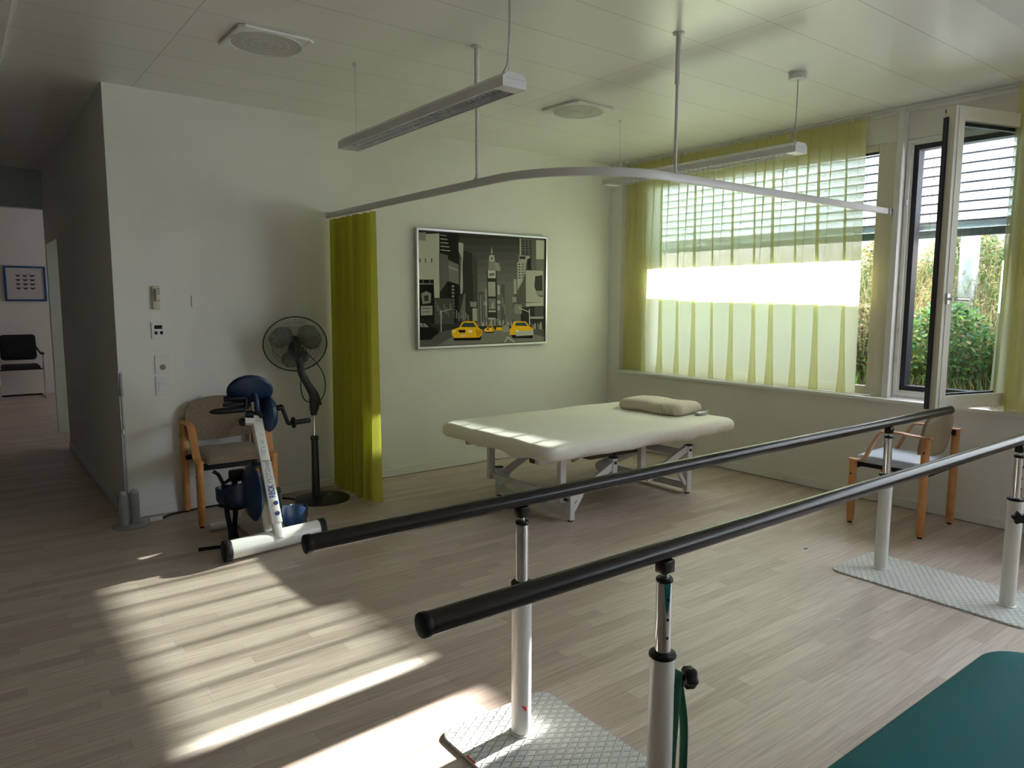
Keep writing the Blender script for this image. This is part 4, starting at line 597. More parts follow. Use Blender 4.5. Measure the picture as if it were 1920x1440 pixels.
curtain('fabric', [(-0.055, -3.515), (-0.045, -4.0)], 7, .026, .36, .772, 2.765, M['sheer_yellow'], t, seed=9, flare=.03)
b = B(); box(b, .015, .05, -8.9, -.18, 2.785, 2.799, bev=.002)
tag(obj('curtain_track', b, M['light_paint'], None, False), 'slim white ceiling track above the yellow sheer curtains', 'curtain track')
t = thing('privacy_curtain', (-2.97, -.4, .03), 'bunched lime green privacy curtain hanging from the suspended rail beside the fan', 'curtain')
curtain('fabric', [(-2.975, -.03), (-2.975, -.40), (-2.975, -.74)], 9, .062, .22, .03, 2.055, M['lime_cloth'], t, seed=12, flare=.0, rows=20)
for k in range(9): b = B(); cyl(b, (-2.975, -.06-k*.08, 2.05), (-2.975, -.06-k*.08, 2.073), .005, seg=8); obj('curtain_glider', b, M['switch_white'], t, True)
# suspended rail: along y, round the bend, along x to the window wall
t = thing('curtain_rail', (-2.97, 0, 2.09), 'white suspended curtain rail bending round the treatment couch, hung on two ceiling rods', 'curtain rail')
XR, YR, RR = -2.975, -2.745, .62
pts = [(XR, -.005, 2.09), (XR, -1.0, 2.09)]+[(XR+RR-RR*cos(a), YR+RR-RR*sin(a), 2.09) for a in [radians(k*6) for k in range(16)]]+[(-1.2, YR, 2.09), (-.004, YR, 2.09)]
b = B(); sweep(b, pts, rrect(.022, .042, .004, 2)); obj('rail', b, M['grey_metal'], t, True)
for x, y in ((XR, -1.96), (-2.28, YR)):
    b = B(); cyl(b, (x, y, 2.108), (x, y, 2.56), .0085, seg=14); obj('rod', b, M['grey_metal'], t, True)
    b = B(); cyl(b, (x, y, 2.55), (x, y, H), .0135, seg=16, bev=.002); lathe(b, [(.03, 0), (.03, -.006), (.014, -.009)], (x, y, H), seg=20); obj('rod_sleeve', b, M['grey_metal'], t, True)
    b = B(); lathe(b, [(.0085, .03), (.012, .012), (.022, 0)], (x, y, 2.108), seg=14); obj('rod_foot', b, M['grey_metal'], t, True)
b = B(); box(b, XR-.025, XR+.025, -.008, -.0, 2.065, 2.115, bev=.002); obj('wall_bracket', b, M['grey_metal'], t, True)
b = B(); box(b, -.010, -.0, YR-.025, YR+.025, 2.065, 2.115, bev=.002); obj('wall_bracket', b, M['grey_metal'], t, True)
# the rail end reaches the curtained recess: carry it to the jamb
b = B(); box(b, -.004, .1, YR-.011, YR+.011, 2.069, 2.111); obj('rail_end', b, M['grey_metal'], t, False)

# ================================================================ PENDANT LIGHTS
def pendant(x, lab, canopy_y, cable):
    y0, y1 = -1.19, -2.80; zb_, zt_ = 2.335, 2.395
    t = thing('pendant_light', (x, (y0+y1)/2, zb_), lab, 'ceiling light', 'linear pendant lights')
    b = B(); w_ = .062
    prof = [(-w_, zb_), (-w_, zb_+.038), (-w_+.022, zt_), (w_-.022, zt_), (w_, zb_+.038), (w_, zb_), (w_-.008, zb_), (w_-.010, zb_+.035), (-w_+.010, zb_+.035), (-w_+.008, zb_)]
    ends = []
    for y in (y0, y1): ends.append([b.verts.new((x+a, y, z)) for a, z in prof])
    for k in range(len(prof)): b.faces.new((ends[0][k], ends[0][(k+1) % len(prof)], ends[1][(k+1) % len(prof)], ends[1][k]))
    for y, e in ((y0, ends[0]), (y1, ends[1])): b.faces.new(e)
    for y, s in ((y0, -1), (y1, 1)): box(b, x-w_+.009, x+w_-.009, min(y, y+s*.07), max(y, y+s*.07), zb_+.0005, zb_+.034)
    obj('housing', b, M['light_paint'], t, False)
    b = B(); n = 36
    for k in range(n+1):
        y = y0-.075-(abs(y1-y0)-.15)*k/n; box(b, x-.045, x+.045, y-.0012, y+.0012, zb_+.006, zb_+.026)
    for s in (-1, 1):
        for a0, a1 in (((x+s*.050), (x+s*.030)), ((x+s*.001), (x+s*.018))):
            b.faces.new([b.verts.new(q_) for q_ in ((a0, y0-.07, zb_+.004), (a0, y1+.07, zb_+.004), (a1, y1+.07, zb_+.031), (a1, y0-.07, zb_+.031))])
    obj('louvre', b, M['louvre'], t, False)
    b = B()
    for s in (-.023, .023): cyl(b, (x+s, y0-.08, zb_+.03), (x+s, y1+.08, zb_+.03), .006, seg=8)
    obj('tube_lamp', b, M['diffuser'], t, True)
    for y in (-1.305, -2.755):
        b = B(); cyl(b, (x, y, zt_), (x, y, H-.002), .0013, seg=6); obj('suspension_wire', b, M['pole_grey'], t, True)
        b = B(); lathe(b, [(.009, 0), (.009, .008), (.003, .02)], (x, y, zt_), seg=12); obj('wire_grip', b, M['silver'], t, True)
    b = B(); lathe(b, [(.010, 0), (.014, -.012), (.003, -.02)], (x, -1.305, H), seg=14); obj('ceiling_fixing', b, M['light_paint'], t, True)
    b = B(); lathe(b, [(0, -.036), (.046, -.036), (.052, -.030), (.052, -.002), (.052, 0)], (x, canopy_y, H), seg=28); obj('canopy', b, M['light_paint'], t, True)
    b = B(); tube(b, [(x+.006, canopy_y, H-.03), (x+.010, canopy_y+.004, H-.2), (x+.004, canopy_y+.004, zt_+.12), (x+.004, canopy_y+.02, zt_+.04), (x, canopy_y+.075, zt_+.002)], .0032, 8, smooth=6); obj('power_cable', b, M['pole_grey'], t, True)
pendant(-3.365, 'nearer pendant light with louvred underside hanging over the middle of the room', -2.755, 1)
pendant(-1.215, 'farther pendant light hanging in front of the yellow sheer curtain', -2.755, 1)
def vent(x, y, lab):
    t = thing('ceiling_vent', (x, y, H), lab, 'air vent', 'ceiling air diffusers')
    b = B(); slab(b, x, y, .194, .190, .004, [(0.004, H-.001), (0, H-.006), (0.001, H-.016), (.012, H-.018)], cs=1); obj('plate', b, M['ceiling_panels'], t, False)
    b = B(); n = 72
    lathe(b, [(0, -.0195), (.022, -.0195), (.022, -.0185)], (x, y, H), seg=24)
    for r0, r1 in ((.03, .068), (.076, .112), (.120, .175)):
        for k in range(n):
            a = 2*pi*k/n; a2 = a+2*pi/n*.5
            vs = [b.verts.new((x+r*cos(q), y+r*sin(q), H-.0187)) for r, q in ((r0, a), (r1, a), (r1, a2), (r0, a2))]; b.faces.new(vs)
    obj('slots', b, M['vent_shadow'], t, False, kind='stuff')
    b = B(); lathe(b, [(.178, -.018), (.182, -.021), (.186, -.018)], (x, y, H), seg=48, cap=False); obj('rim', b, M['light_paint'], t, True)
vent(-3.886, -1.345, 'square ceiling vent with round slotted diffuser, nearest the corridor')
vent(-1.680, -1.345, 'square ceiling vent with round slotted diffuser, between the two pendant lights')

# ================================================================ WALL ITEMS
t = thing('framed_print', (-1.545, -.01, 1.05), 'silver framed black and white city street print with yellow taxis', 'picture')
PX0, PX1, PZ0, PZ1 = -2.243, -.847, 1.052, 2.044
b = B(); fr = .018
for x0, x1, z0, z1 in ((PX0, PX1, PZ0, PZ0+fr), (PX0, PX1, PZ1-fr, PZ1), (PX0, PX0+fr, PZ0+fr, PZ1-fr), (PX1-fr, PX1, PZ0+fr, PZ1-fr)): box(b, x0, x1, -.042, -.004, z0, z1, bev=.002)
obj('frame', b, M['silver'], t, False)
b = B(); box(b, PX0+.01, PX1-.01, -.030, -.006, PZ0+.01, PZ1-.01); obj('backing', b, M['gasket'], t, False)
me = bpy.data.meshes.new('print'); vs = []; fs = []; cs_ = []; i0, i1, k0, k1 = PX0+.024, PX1-.024, PZ0+.024, PZ1-.024
for li, (c, pl) in enumerate([((.05, .05, .045), [(0, 0), (1, 0), (1, 1), (0, 1)])]+PRINT):
    k = len(vs); vs += [(i0+(i1-i0)*a-t.location.x, -.0305-.00001*li-t.location.y, k0+(k1-k0)*c2-t.location.z) for a, c2 in pl]; fs.append(tuple(range(k, k+len(pl)))); cs_.append(tuple(min(1, x*x*.55+x*.85) for x in c))
me.from_pydata(vs, [], fs); ca = me.color_attributes.new('Col', 'FLOAT_COLOR', 'CORNER'); li = 0
for fi, f in enumerate(fs):
    for _ in f: ca.data[li].color = (*cs_[fi], 1); li += 1
me.materials.append(M['printed_colour']); o = bpy.data.objects.new('print', me); col.objects.link(o); o.parent = t

t = thing('framed_picture', (-4.39, 7.99, 1.42), 'blue framed picture of twelve small brown motifs on the far corridor wall', 'picture')
x0, x1, z0, z1 = -4.66, -4.13, 1.42, 1.945
b = B(); fr = .028
for a in ((x0, x1, z0, z0+fr), (x0, x1, z1-fr, z1), (x0, x0+fr, z0+fr, z1-fr), (x1-fr, x1, z0+fr, z1-fr)): box(b, a[0], a[1], 7.965, 7.998, a[2], a[3], bev=.003)
obj('frame', b, M['blue_paint'], t, False)
b = B(); box(b, x0+.01, x1-.01, 7.985, 7.996, z0+.01, z1-.01); obj('mount', b, M['paper'], t, False)
b = B()
for i in range(3):
    for j in range(4):
        cx = x0+.175+i*.09; cz = z1-.145-j*.063
        pl = [(-.036, .010), (-.012, .016), (0, .008), (.012, .016), (.036, .010), (.020, -.010), (0, -.018), (-.020, -.010)]
        q = [b.verts.new((cx+u*(.9+.1*i), 7.984, cz+v_)) for u, v_ in pl]; b.faces.new(q)
obj('motifs', b, M['print_brown'], t, False, kind='stuff')

t = thing('remote_control', (-4.207, 0, 1.39), 'cream remote control with grey display in a holder on the wall', 'remote control')
b = B(); box(b, -4.232, -4.182, -.026, -.006, 1.394, 1.545, bev=.006); obj('body', b, M['cream_plastic'], t, True)
b = B(); box(b, -4.228, -4.186, -.008, -.0, 1.39, 1.45, bev=.002); obj('holder', b, M['cream_plastic'], t, True)
b = B(); box(b, -4.227, -4.208, -.0275, -.024, 1.445, 1.528, bev=.0008); obj('display', b, M['screen_grey'], t, False)
for z in (1.528, 1.512, 1.496): 
    b = B(); box(b, -4.202, -4.188, -.0280, -.024, z-.004, z+.004, bev=.0008); obj('button', b, M['socket_hole'], t, False)
b = B(); cyl(b, (-4.195, -.0280, 1.45), (-4.195, -.024, 1.45), .0035, seg=10); obj('button', b, M['gasket'], t, False)
t = thing('thermostat', (-4.205, 0, 1.2), 'white wall thermostat plate with small black display and two black keys', 'thermostat')
b = B(); box(b, -4.245, -4.165, -.009, 0, 1.195, 1.305, bev=.002); obj('plate', b, M['wall_paint'], t, False)
b = B(); box(b, -4.228, -4.180, -.011, -.008, 1.262, 1.286, bev=.0005); obj('display', b, M['black_plastic'], t, False)
for x in (-4.219, -4.186): 
    b = B(); box(b, x-.009, x+.009, -.011, -.008, 1.226, 1.246, bev=.0005); obj('key', b, M['black_plastic'], t, False)
t = thing('wall_socket', (-4.19, 0, 1.0), 'white wall socket with one round recess above the light switch', 'socket')
b = B(); box(b, -4.235, -4.143, -.008, 0, .965, 1.085, bev=.002); obj('plate', b, M['switch_white'], t, False)
b = B(); lathe(b, [(.019, -.0086), (.017, -.0086), (.016, -.0082), (0, -.0082)], (-4.189, 0, 1.005), (0, 1, 0), 20); obj('recess', b, M['socket_hole'], t, True)
t = thing('light_switch', (-4.19, 0, .86), 'white rocker light switch low on the wall below the socket', 'light switch')
b = B(); box(b, -4.237, -4.145, -.008, 0, .815, .945, bev=.002); obj('plate', b, M['switch_white'], t, False)
b = B(); box(b, -4.222, -4.160, -.012, -.007, .840, .915, bev=.002); obj('rocker', b, M['switch_white'], t, False)
b = B(); box(b, -3.985, -3.905, -.006, 0, 1.405, 1.485, bev=.002)
tag(obj('cover_plate', b, M['wall_paint'], None, False), 'blank square cover plate on the wall above the beech chair', 'cover plate')
b = B(); box(b, -4.458, -4.436, -.003, 0, .05, .99); box(b, -4.458, -4.455, 0, .02, .05, .99)
tag(obj('corner_guard', b, M['galvanised'], None, False), 'slim metal guard strip on the corridor wall corner', 'corner guard')
# stand with two grey tubes and two walking poles
t = thing('pole_stand', (-4.475, -.14, 0), 'grey twin tube stand on a flat disc at the corridor corner', 'stand')
b = B(); lathe(b, [(0, .012), (.10, .012), (.112, .006), (.112, 0), (0, 0)], (-4.455, -.155, 0), seg=36); obj('base', b, M['stand_grey'], t, True)
for x, y in ((-4.50, -.165), (-4.43, -.145)):
    b = B(); lathe(b, [(.030, 0), (.030, .195), (.026, .195), (.026, .02), (0, .02)], (x, y, .0125), seg=24); obj('tube', b, M['stand_grey'], t, True)
    b = B(); ball(b, (x, y, .212), .026, 1, 1, .95); obj('cap', b, M['pole_grey'], t, True)
t = thing('walking_pole', (-4.466, -.17, .013), 'slim grey walking pole standing upright in the twin tube stand', 'walking pole')
px_, py_ = -4.462, -.112
b = B(); cyl(b, (px_, py_, .013), (px_+.002, py_, .62), .004, seg=10); cyl(b, (px_+.002, py_, .60), (px_+.001, py_, .86), .006, seg=10); obj('shaft', b, M['pole_grey'], t, True)
b = B(); cyl(b, (px_, py_, .84), (px_, py_, .99), .012, .010, seg=12, bev=.003); obj('grip', b, M['stand_grey'], t, True)
b = B(); cyl(b, (px_, py_, .595), (px_, py_, .63), .009, seg=12); obj('clamp', b, M['chrome'], t, True)
t = thing('power_plug', (-4.37, -.125, 0), 'white plug block lying on the floor beside the pole stand', 'plug')
b = B(); box(b, -4.345, -4.265, -.150, -.110, .0, .026, bev=.006); obj('body', b, M['switch_white'], t, True)
b = B(); tube(b, [(-4.264, -.130, .008), (-4.20, -.07, .006), (-4.12, -.055, .006), (-4.02, -.03, .006), (-3.9, -.03, .006), (-3.75, -.035, .006), (-3.6, -.09, .006), (-3.45, -.13, .006), (-3.36, -.25, .006)], .006, 8, smooth=6)
obj('cord', b, M['black_plastic'], t, True, label='black power cord')
# ================================================================ TREATMENT COUCH
cx, cy = -1.55, -1.39
t = thing('treatment_couch', (cx, cy, 0), 'wide adjustable treatment couch under a cream fitted sheet', 'treatment couch')
def wob(v, inset):
    x, y = v.x-cx, v.y-cy
    if inset < .05 and v.z < .52:
        v.z += .010*sin(9*x+1)+.008*sin(14*y+2)+.006*sin(23*x+17*y)
        v.x += .004*sin(31*y); v.y += .005*sin(27*x)
    elif v.z > .55:
        v.z += .0022*sin(11*x+6*y)+.0018*sin(19*y-7*x)
    return v
b = B()
slab(b, cx, cy, .955, .625, .075, [(.13, .478), (.05, .470), (.018, .482), (.004, .505), (.0, .530), (.006, .551), (.022, .566), (.05, .573), (.12, .575), (.22, .575), (.34, .575), (.46, .575), (.58, .575)], cs=7, wob=wob, sub=28)
obj('sheeted_mattress', b, M['sheet'], t, True, ang=70)
b = B(); box(b, cx-.80, cx+.80, cy-.46, cy+.46, .455, .478); obj('top_board', b, M['dark_wood'], t, False)
b = B()
for y in (-.40, .40): obox(b, (cx-.85, cy+y, .44), (cx+.80, cy+y, .44), .04, .04, bev=.004)
for x in (-.60, 0, .60): obox(b, (cx+x, cy-.40, .44), (cx+x, cy+.40, .44), .04, .04, bev=.004)
obj('top_frame', b, M['table_metal'], t, False)
yn, yf = -1.80, -1.00
def leg(name, fn): 
    b = B(); fn(b); obj(name, b, M['table_metal'], t, False)
for y in (yn, yf):
    leg('leg', lambda b: box(b, -2.135, -2.095, y-.02, y+.02, .010, .215, bev=.003))
    leg('leg', lambda b: box(b, -.945, -.895, y-.02, y+.02, .010, .365, bev=.003))
    leg('hanger', lambda b: box(b, -2.185, -2.135 if y == yf else -2.137, y+.022, y+.062, .13, .45, bev=.003))
    leg('hanger', lambda b: box(b, -1.415, -1.365, y+.022, y+.062, .17, .45, bev=.003))
    leg('hanger', lambda b: box(b, -1.745, -1.700, y-.02, y+.02, .20, .375, bev=.003))
    leg('lift_arm', lambda b: obox(b, (-1.70, y+.002, .345), (-2.10, y+.002, .150), .030, .05, up=(0, 0, 1), bev=.003))
    leg('lift_arm', lambda b: obox(b, (-.94, y+.002, .350), (-1.38, y+.002, .175), .030, .05, up=(0, 0, 1), bev=.003))
    leg('brace', lambda b: obox(b, (-2.095, y, .07), (-2.02, y, .17), .02, .03, bev=.002))
    leg('brace', lambda b: obox(b, (-.945, y, .07), (-1.02, y, .17), .02, .03, bev=.002))
    for x, z in ((-2.115, .2155), (-.920, .3655), (-1.7225, .3755)):
        b = B(); box(b, x-.026, x+.026, y-.022, y+.022, z, z+.010, bev=.002); obj('end_cap', b, M['black_plastic'], t, False)
    for x, z in ((-.920, .335), (-1.7225, .345), (-2.16, .155), (-1.39, .20)):
        b = B(); cyl(b, (x, y-.026, z), (x, y+.01, z), .011, seg=14); obj('pivot_bolt', b, M['gasket'], t, True)
    for x in (-2.115, -.920):
        b = B(); cyl(b, (x, y, 0), (x, y, .012), .018, seg=14); obj('foot_pad', b, M['black_plastic'], t, True)
for x in (-2.115, -.920):
    b = B(); obox(b, (x, yn+.02, .055), (x, yf-.02, .055), .03, .055, bev=.003); obj('cross_bar', b, M['table_metal'], t, False)
b = B(); obox(b, (-.92, yn+.02, .30), (-.92, yf-.02, .30), .03, .05); obj('cross_bar', b, M['table_metal'], t, False)
b = B(); obox(b, (-2.16, yn+.04, .16), (-2.16, yf+.0, .16), .03, .04); obj('cross_bar', b, M['table_metal'], t, False)
b = B(); obox(b, (-1.7, cy-.12, .345), (-1.0, cy-.02, .31), .07, .06); obox(b, (-2.0, cy+.15, .30), (-1.25, cy+.15, .40), .05, .05); obj('drive_beam', b, M['dark_wood'], t, False)
b = B(); cyl(b, (-1.45, cy+.02, .20), (-1.0, cy+.02, .28), .035, seg=16, bev=.006); obj('lift_motor', b, M['table_metal'], t, True)
b = B(); tube(b, [(-1.66, cy-.35, .44), (-1.6, cy-.30, .33), (-1.5, cy-.2, .22), (-1.40, cy-.05, .21)], .004, 6, smooth=5); obj('cable', b, M['black_plastic'], t, True)
# hand control with a coiled cord at the head end
t2 = thing('hand_control', (-.62, -1.80, .58), 'small grey hand control lying beside the pillow with a coiled cord', 'hand control')
b = B(); box(b, -.775, -.665, -1.775, -1.735, .580, .602, bev=.006); obj('body', b, M['pole_grey'], t2, True)
b = B(); pts = []
for k in range(150):
    a = k/150; base = Vector((-.572, -1.70, .60)).lerp(Vector((-.572, -1.66, .24)), a); pts.append(base+Vector((.008*cos(k*.9), .008*sin(k*.9), 0)))
pts = [Vector((-.665, -1.75, .592)), Vector((-.60, -1.73, .600))]+pts
sweep(b, pts, circ(.0022, 5)); obj('coiled_cord', b, M['cream_plastic'], t2, True)
# pillow
def pw(v, inset):
    v.z += .004*sin(17*v.y)+.004*sin(13*v.x+1); v.x += .004*sin(29*v.y); return v
b = B()
slab(b, 0, 0, .175, .315, .07, [(.08, .578), (.02, .580), (0, .605), (.006, .64), (.035, .662), (.08, .668), (.14, .669), (.16, .669)], cs=6, wob=pw, sub=12)
bmesh.ops.rotate(b, verts=b.verts, cent=(0, 0, 0), matrix=Matrix.Rotation(radians(4), 3, 'Z')); bmesh.ops.translate(b, verts=b.verts, vec=(-.80, -1.40, 0))
t = thing('pillow', (-.80, -1.40, .578), 'boxy beige pillow lying at the window end of the couch', 'pillow')
obj('case', b, M['pillow_fabric'], t, True, ang=70)
b = B()
for y in (-1.69, -1.62, -1.56): tube(b, [(-.965, y, .66), (-.975, y-.004, .63), (-.972, y-.012, .60)], .004, 6, smooth=4)
obj('seam_folds', b, M['pillow_fabric'], t, True)

# ================================================================ BEECH ARMCHAIRS
def armchair(loc, rotz, seatm, backm, wood, wood2, label, tall=.78):
    t = thing('armchair', loc, label, 'chair'); t.rotation_euler = (0, 0, rotz); ORIG[t.name] = Vector((0, 0, 0))
    W_ = .235; yf_, yr = -.225, .21
    for s in (-1, 1):
        for y, top in ((yf_, .418), (yr, .625)):
            b = B(); lathe(b, [(.019, .012), (.023, .03), (.0245, .10), (.0245, top)], (s*W_, y, 0), seg=18); lg = obj('leg', b, M[wood], t, True)
            b = B(); cyl(b, (s*W_, y, 0), (s*W_, y, .014), .014, seg=14); obj('foot_glide', b, M['black_plastic'], lg, True)
            b = B(); cyl(b, (s*(W_+.0235), y, top-.085), (s*(W_+.0255), y, top-.085), .006, seg=10); obj('screw', b, M['black_plastic'], lg, True)
        pts = [(s*W_, yr+.03, .635), (s*W_, yr-.06, .632), (s*(W_+.004), .06, .640), (s*(W_+.006), -.03, .638), (s*(W_+.006), -.062, .622), (s*(W_+.004), -.10, .555), (s*(W_+.002), -.135, .480), (s*W_, -.155, .446), (s*W_, -.18, .430), (s*W_, yf_+.0, .426), (s*W_, yf_-.022, .426)]
        b = B(); sweep(b, spline(pts, 5), rrect(.050, .014, .005, 2)); obj('armrest', b, M[wood2], t, True)
        b = B(); lathe(b, [(0, .418), (.026, .418), (.027, .426), (.024, .434), (0, .434)], (s*W_, yf_-.004, 0), seg=18); obj('arm_end', b, M[wood2], t, True)
    b = B(); slab(b, 0, -.02, .205, .215, .05, [(.02, .405), (.002, .410), (0, .425), (.006, .448), (.03, .458), (.08, .462), (.15, .462)], cs=5, sub=6); obj('seat', b, M[seatm], t, True, ang=60)
    b = B(); obox(b, (-W_, yf_+.01, .385), (W_, yf_+.01, .385), .02, .03); obox(b, (-W_, yr-.02, .385), (W_, yr-.02, .385), .02, .03)
    for s in (-1, 1): obox(b, (s*.19, yf_, .392), (s*.19, yr, .392), .02, .024)
    obj('seat_rail', b, M['black_plastic'], t, False)
    # curved back panel with rounded top
    b = B(); NU, NV = 16, 10; z0, z1 = .515, tall; G_ = []
    def outline(v):
        zz = v; r = 1-.10*max(0, 1-zz*4)**2
        if zz > .55: r *= sqrt(max(.0, 1-((zz-.55)/.47)**3.0))
        return max(.12, r)
    for th_ in (0, 1):
        lay = []
        for j in range(NV+1):
            v = j/NV; r = outline(v); row = []
            for i in range(NU+1):
                u = -1+2*i/NU; xx = .225*u*r; yy = yr-.028+.030*(1-u*u)*1+(.040*v)+(-.0 if th_ == 0 else .020)
                zc = z0+(z1-z0)*v
                if v < .3: zc += -.020*(1-u*u)*(1-v/.3)
                row.append(b.verts.new((xx, yy-.030*1, zc)))
            lay.append(row)
        G_.append(lay)
    for lay in G_:
        for j in range(NV):
            for i in range(NU): b.faces.new((lay[j][i], lay[j][i+1], lay[j+1][i+1], lay[j+1][i]))
    A, C = G_
    for j in range(NV): b.faces.new((A[j][0], A[j+1][0], C[j+1][0], C[j][0])); b.faces.new((A[j][NU], A[j+1][NU], C[j+1][NU], C[j][NU]))
    for i in range(NU): b.faces.new((A[0][i], A[0][i+1], C[0][i+1], C[0][i])); b.faces.new((A[NV][i], A[NV][i+1], C[NV][i+1], C[NV][i]))
    obj('backrest', b, M[backm], t, True, ang=50)
    for s in (-1, 1):
        b = B(); obox(b, (s*W_, yr, .60), (s*.19, yr+.0, .62), .02, .03); obj('back_bracket', b, M['black_plastic'], t, False)
    return t
armchair((-3.86, -.265, 0), radians(-2), 'taupe_fabric', 'taupe_fabric', 'beech', 'beech', 'beech armchair with taupe fabric seat and back against the left wall behind the trainer', tall=.79)
c2 = armchair((-.395, -3.145, 0), radians(182), 'sky_glare_seat', 'shell_beige', 'beech', 'beech_pale', 'beech armchair with seat tinted pale blue for sky glare, seen from behind under the open window', tall=.775)
b = B(); lathe(b, [(0, 0), (.014, 0), (.018, .01), (.016, .05), (.010, .065), (0, .068)], (.12, -.05, .30), (0, 0, 1), 14); cyl(b, (.12, -.05, .34), (.12, -.05, .40), .005, seg=8); obj('adjusting_lever', b, M['black_plastic'], c2, True)

# ================================================================ PEDESTAL FAN
t = thing('pedestal_fan', (-3.235, -.30, 0), 'black pedestal fan with round wire guard turned to the wall beside the lime curtain', 'fan')
b = B(); lathe(b, [(0, .03), (.05, .032), (.12, .024), (.195, .012), (.20, .004), (.197, 0), (0, 0)], (-3.215, -.30, 0), seg=40); obj('base', b, M['fan_black'], t, True)
b = B(); cyl(b, (-3.262, -.30, .02), (-3.262, -.30, .45), .030, .024, seg=20); lathe(b, [(.026, 0), (.030, .008), (.030, .028), (.022, .036)], (-3.262, -.30, .445), seg=20); obj('lower_tube', b, M['fan_black'], t, True)
b = B(); cyl(b, (-3.262, -.30, .45), (-3.262, -.30, .68), .0115, seg=16); obj('inner_tube', b, M['chrome'], t, True)
b = B(); lathe(b, [(.020, 0), (.024, .01), (.024, .04), (.03, .05)], (-3.262, -.30, .63), seg=18)
nk = spline([(-3.262, -.30, .66), (-3.258, -.31, .72), (-3.27, -.33, .78), (-3.325, -.345, .87), (-3.365, -.35, .95), (-3.375, -.35, 1.03), (-3.375, -.34, 1.09)], 6)
sweep(b, nk, rrect(.060, .050, .018, 3), ref=(0, 1, 0), scales=[.85+.45*max(0, 1-abs(k/len(nk)-.22)*4) for k in range(len(nk))])
obj('neck', b, M['fan_black'], t, True)
b = B(); cyl(b, (-3.235, -.30, .715), (-3.205, -.30, .71), .014, seg=14, bev=.003); obj('tilt_knob', b, M['fan_black'], t, True)
fc = Vector((-3.362, -.245, 1.142)); ax = Vector((.26, .86, .42)).normalized()      # the fan blows towards the wall
# keep the whole head clear of the wall
b = B(); lathe(b, [(0, -.150), (.030, -.148), (.052, -.12), (.056, -.07), (.050, -.035), (.018, -.03)], fc, ax, 24); obj('motor_housing', b, M['fan_black'], t, True)
b = B(); p_ = fc+ax*(-.115)+Vector((.030, 0, .035)); box(b, p_.x-.012, p_.x+.012, p_.y-.012, p_.y+.012, p_.z-.018, p_.z+.012, bev=.003); obj('label_tag', b, M['yellow_label'], t, True, label='yellow sticker')
a_ = ax.cross(Vector((0, 0, 1))).normalized(); b_2 = a_.cross(ax)
def ring(bm, r, h, wr, seg=48): sweep(bm, [fc+ax*h+a_*(r*cos(2*pi*k/seg))+b_2*(r*sin(2*pi*k/seg)) for k in range(seg)], circ(wr, 6), closed=True, ref=tuple(ax))
RF = .218
b = B(); ring(b, RF, .0, .0048); obj('guard_rim', b, M['fan_black'], t, True)
b = B(); n = 84
for k in range(n):
    q = 2*pi*k/n; e = a_*cos(q)+b_2*sin(q)
    for hsgn, h0 in ((-1, -.060), (1, .050)):
        sweep(b, [fc+e*(.055 if hsgn < 0 else .04)+ax*h0, fc+e*.12+ax*(h0*.92), fc+e*.18+ax*(h0*.55), fc+e*RF], circ(.0009, 3), cap=False)
for r, h in ((.10, -.056), (.16, -.042), (.10, .046), (.16, .034)): ring(b, r, h, .0012, 36)
lathe(b, [(0, .052), (.04, .052), (.042, .048)], fc, ax, 24)
obj('guard_wires', b, M['fan_black'], t, True)
b = B(); lathe(b, [(0, .02), (.030, .018), (.034, -.02), (0, -.025)], fc, ax, 20); obj('hub', b, M['fan_black'], t, True)
for k in range(3):
    b = B(); q0 = radians(30+120*k); G_ = []
    for i in range(9):
        r = .028+.160*i/8; hw = radians(58)*sin(pi*(.18+.70*i/8))**.8*(1 if i < 8 else .8); row = []
        for j in range(7):
            q = q0+hw*(-1+2*j/6)*.85; row.append(b.verts.new(fc+a_*(r*cos(q))+b_2*(r*sin(q))+ax*(.014*(-1+2*j/6))))
        G_.append(row)
    for i in range(8):
        for j in range(6): b.faces.new((G_[i][j], G_[i][j+1], G_[i+1][j+1], G_[i+1][j]))
    obj('blade', b, M['blade_clear'], t, True)
b = B(); tube(b, [(-3.345, -.385, 1.10), (-3.26, -.40, 1.00), (-3.215, -.40, .90), (-3.21, -.38, .80), (-3.225, -.33, .73)], .0035, 6, smooth=6)
tube(b, [(-3.36, -.39, 1.05), (-3.385, -.40, .93), (-3.39, -.40, .84), (-3.36, -.38, .76), (-3.29, -.34, .725)], .0035, 6, smooth=6)
tube(b, [(-3.41, -.385, 1.13), (-3.43, -.40, 1.08), (-3.40, -.40, 1.03), (-3.35, -.39, 1.06), (-3.34, -.385, 1.12)], .0035, 6, smooth=6)
obj('cable', b, M['black_plastic'], t, True)
# ================================================================ MOTION TRAINER
t = thing('leg_and_arm_trainer', (-3.87, -1.0, 0), 'white and blue motorised leg and arm trainer on a round white floor tube', 'exercise machine')
b = B(); A = Vector((-4.135, -1.205, .064)); C = Vector((-3.595, -1.135, .064)); cyl(b, A, C, .055, seg=32); obj('front_tube', b, M['white_metal'], t, True)
dx = (C-A).normalized()
b = B(); cyl(b, A-dx*.042, A+dx*.001, .0625, seg=32, bev=.008); obj('end_cap', b, M['black_plastic'], t, True)
b = B(); lathe(b, [(.055, 0), (.0605, .004), (.0605, .018), (.056, .022), (.0605, .026), (.0605, .040), (.052, .044), (0, .044)], C, dx, 32); obj('end_cap', b, M['black_plastic'], t, True)
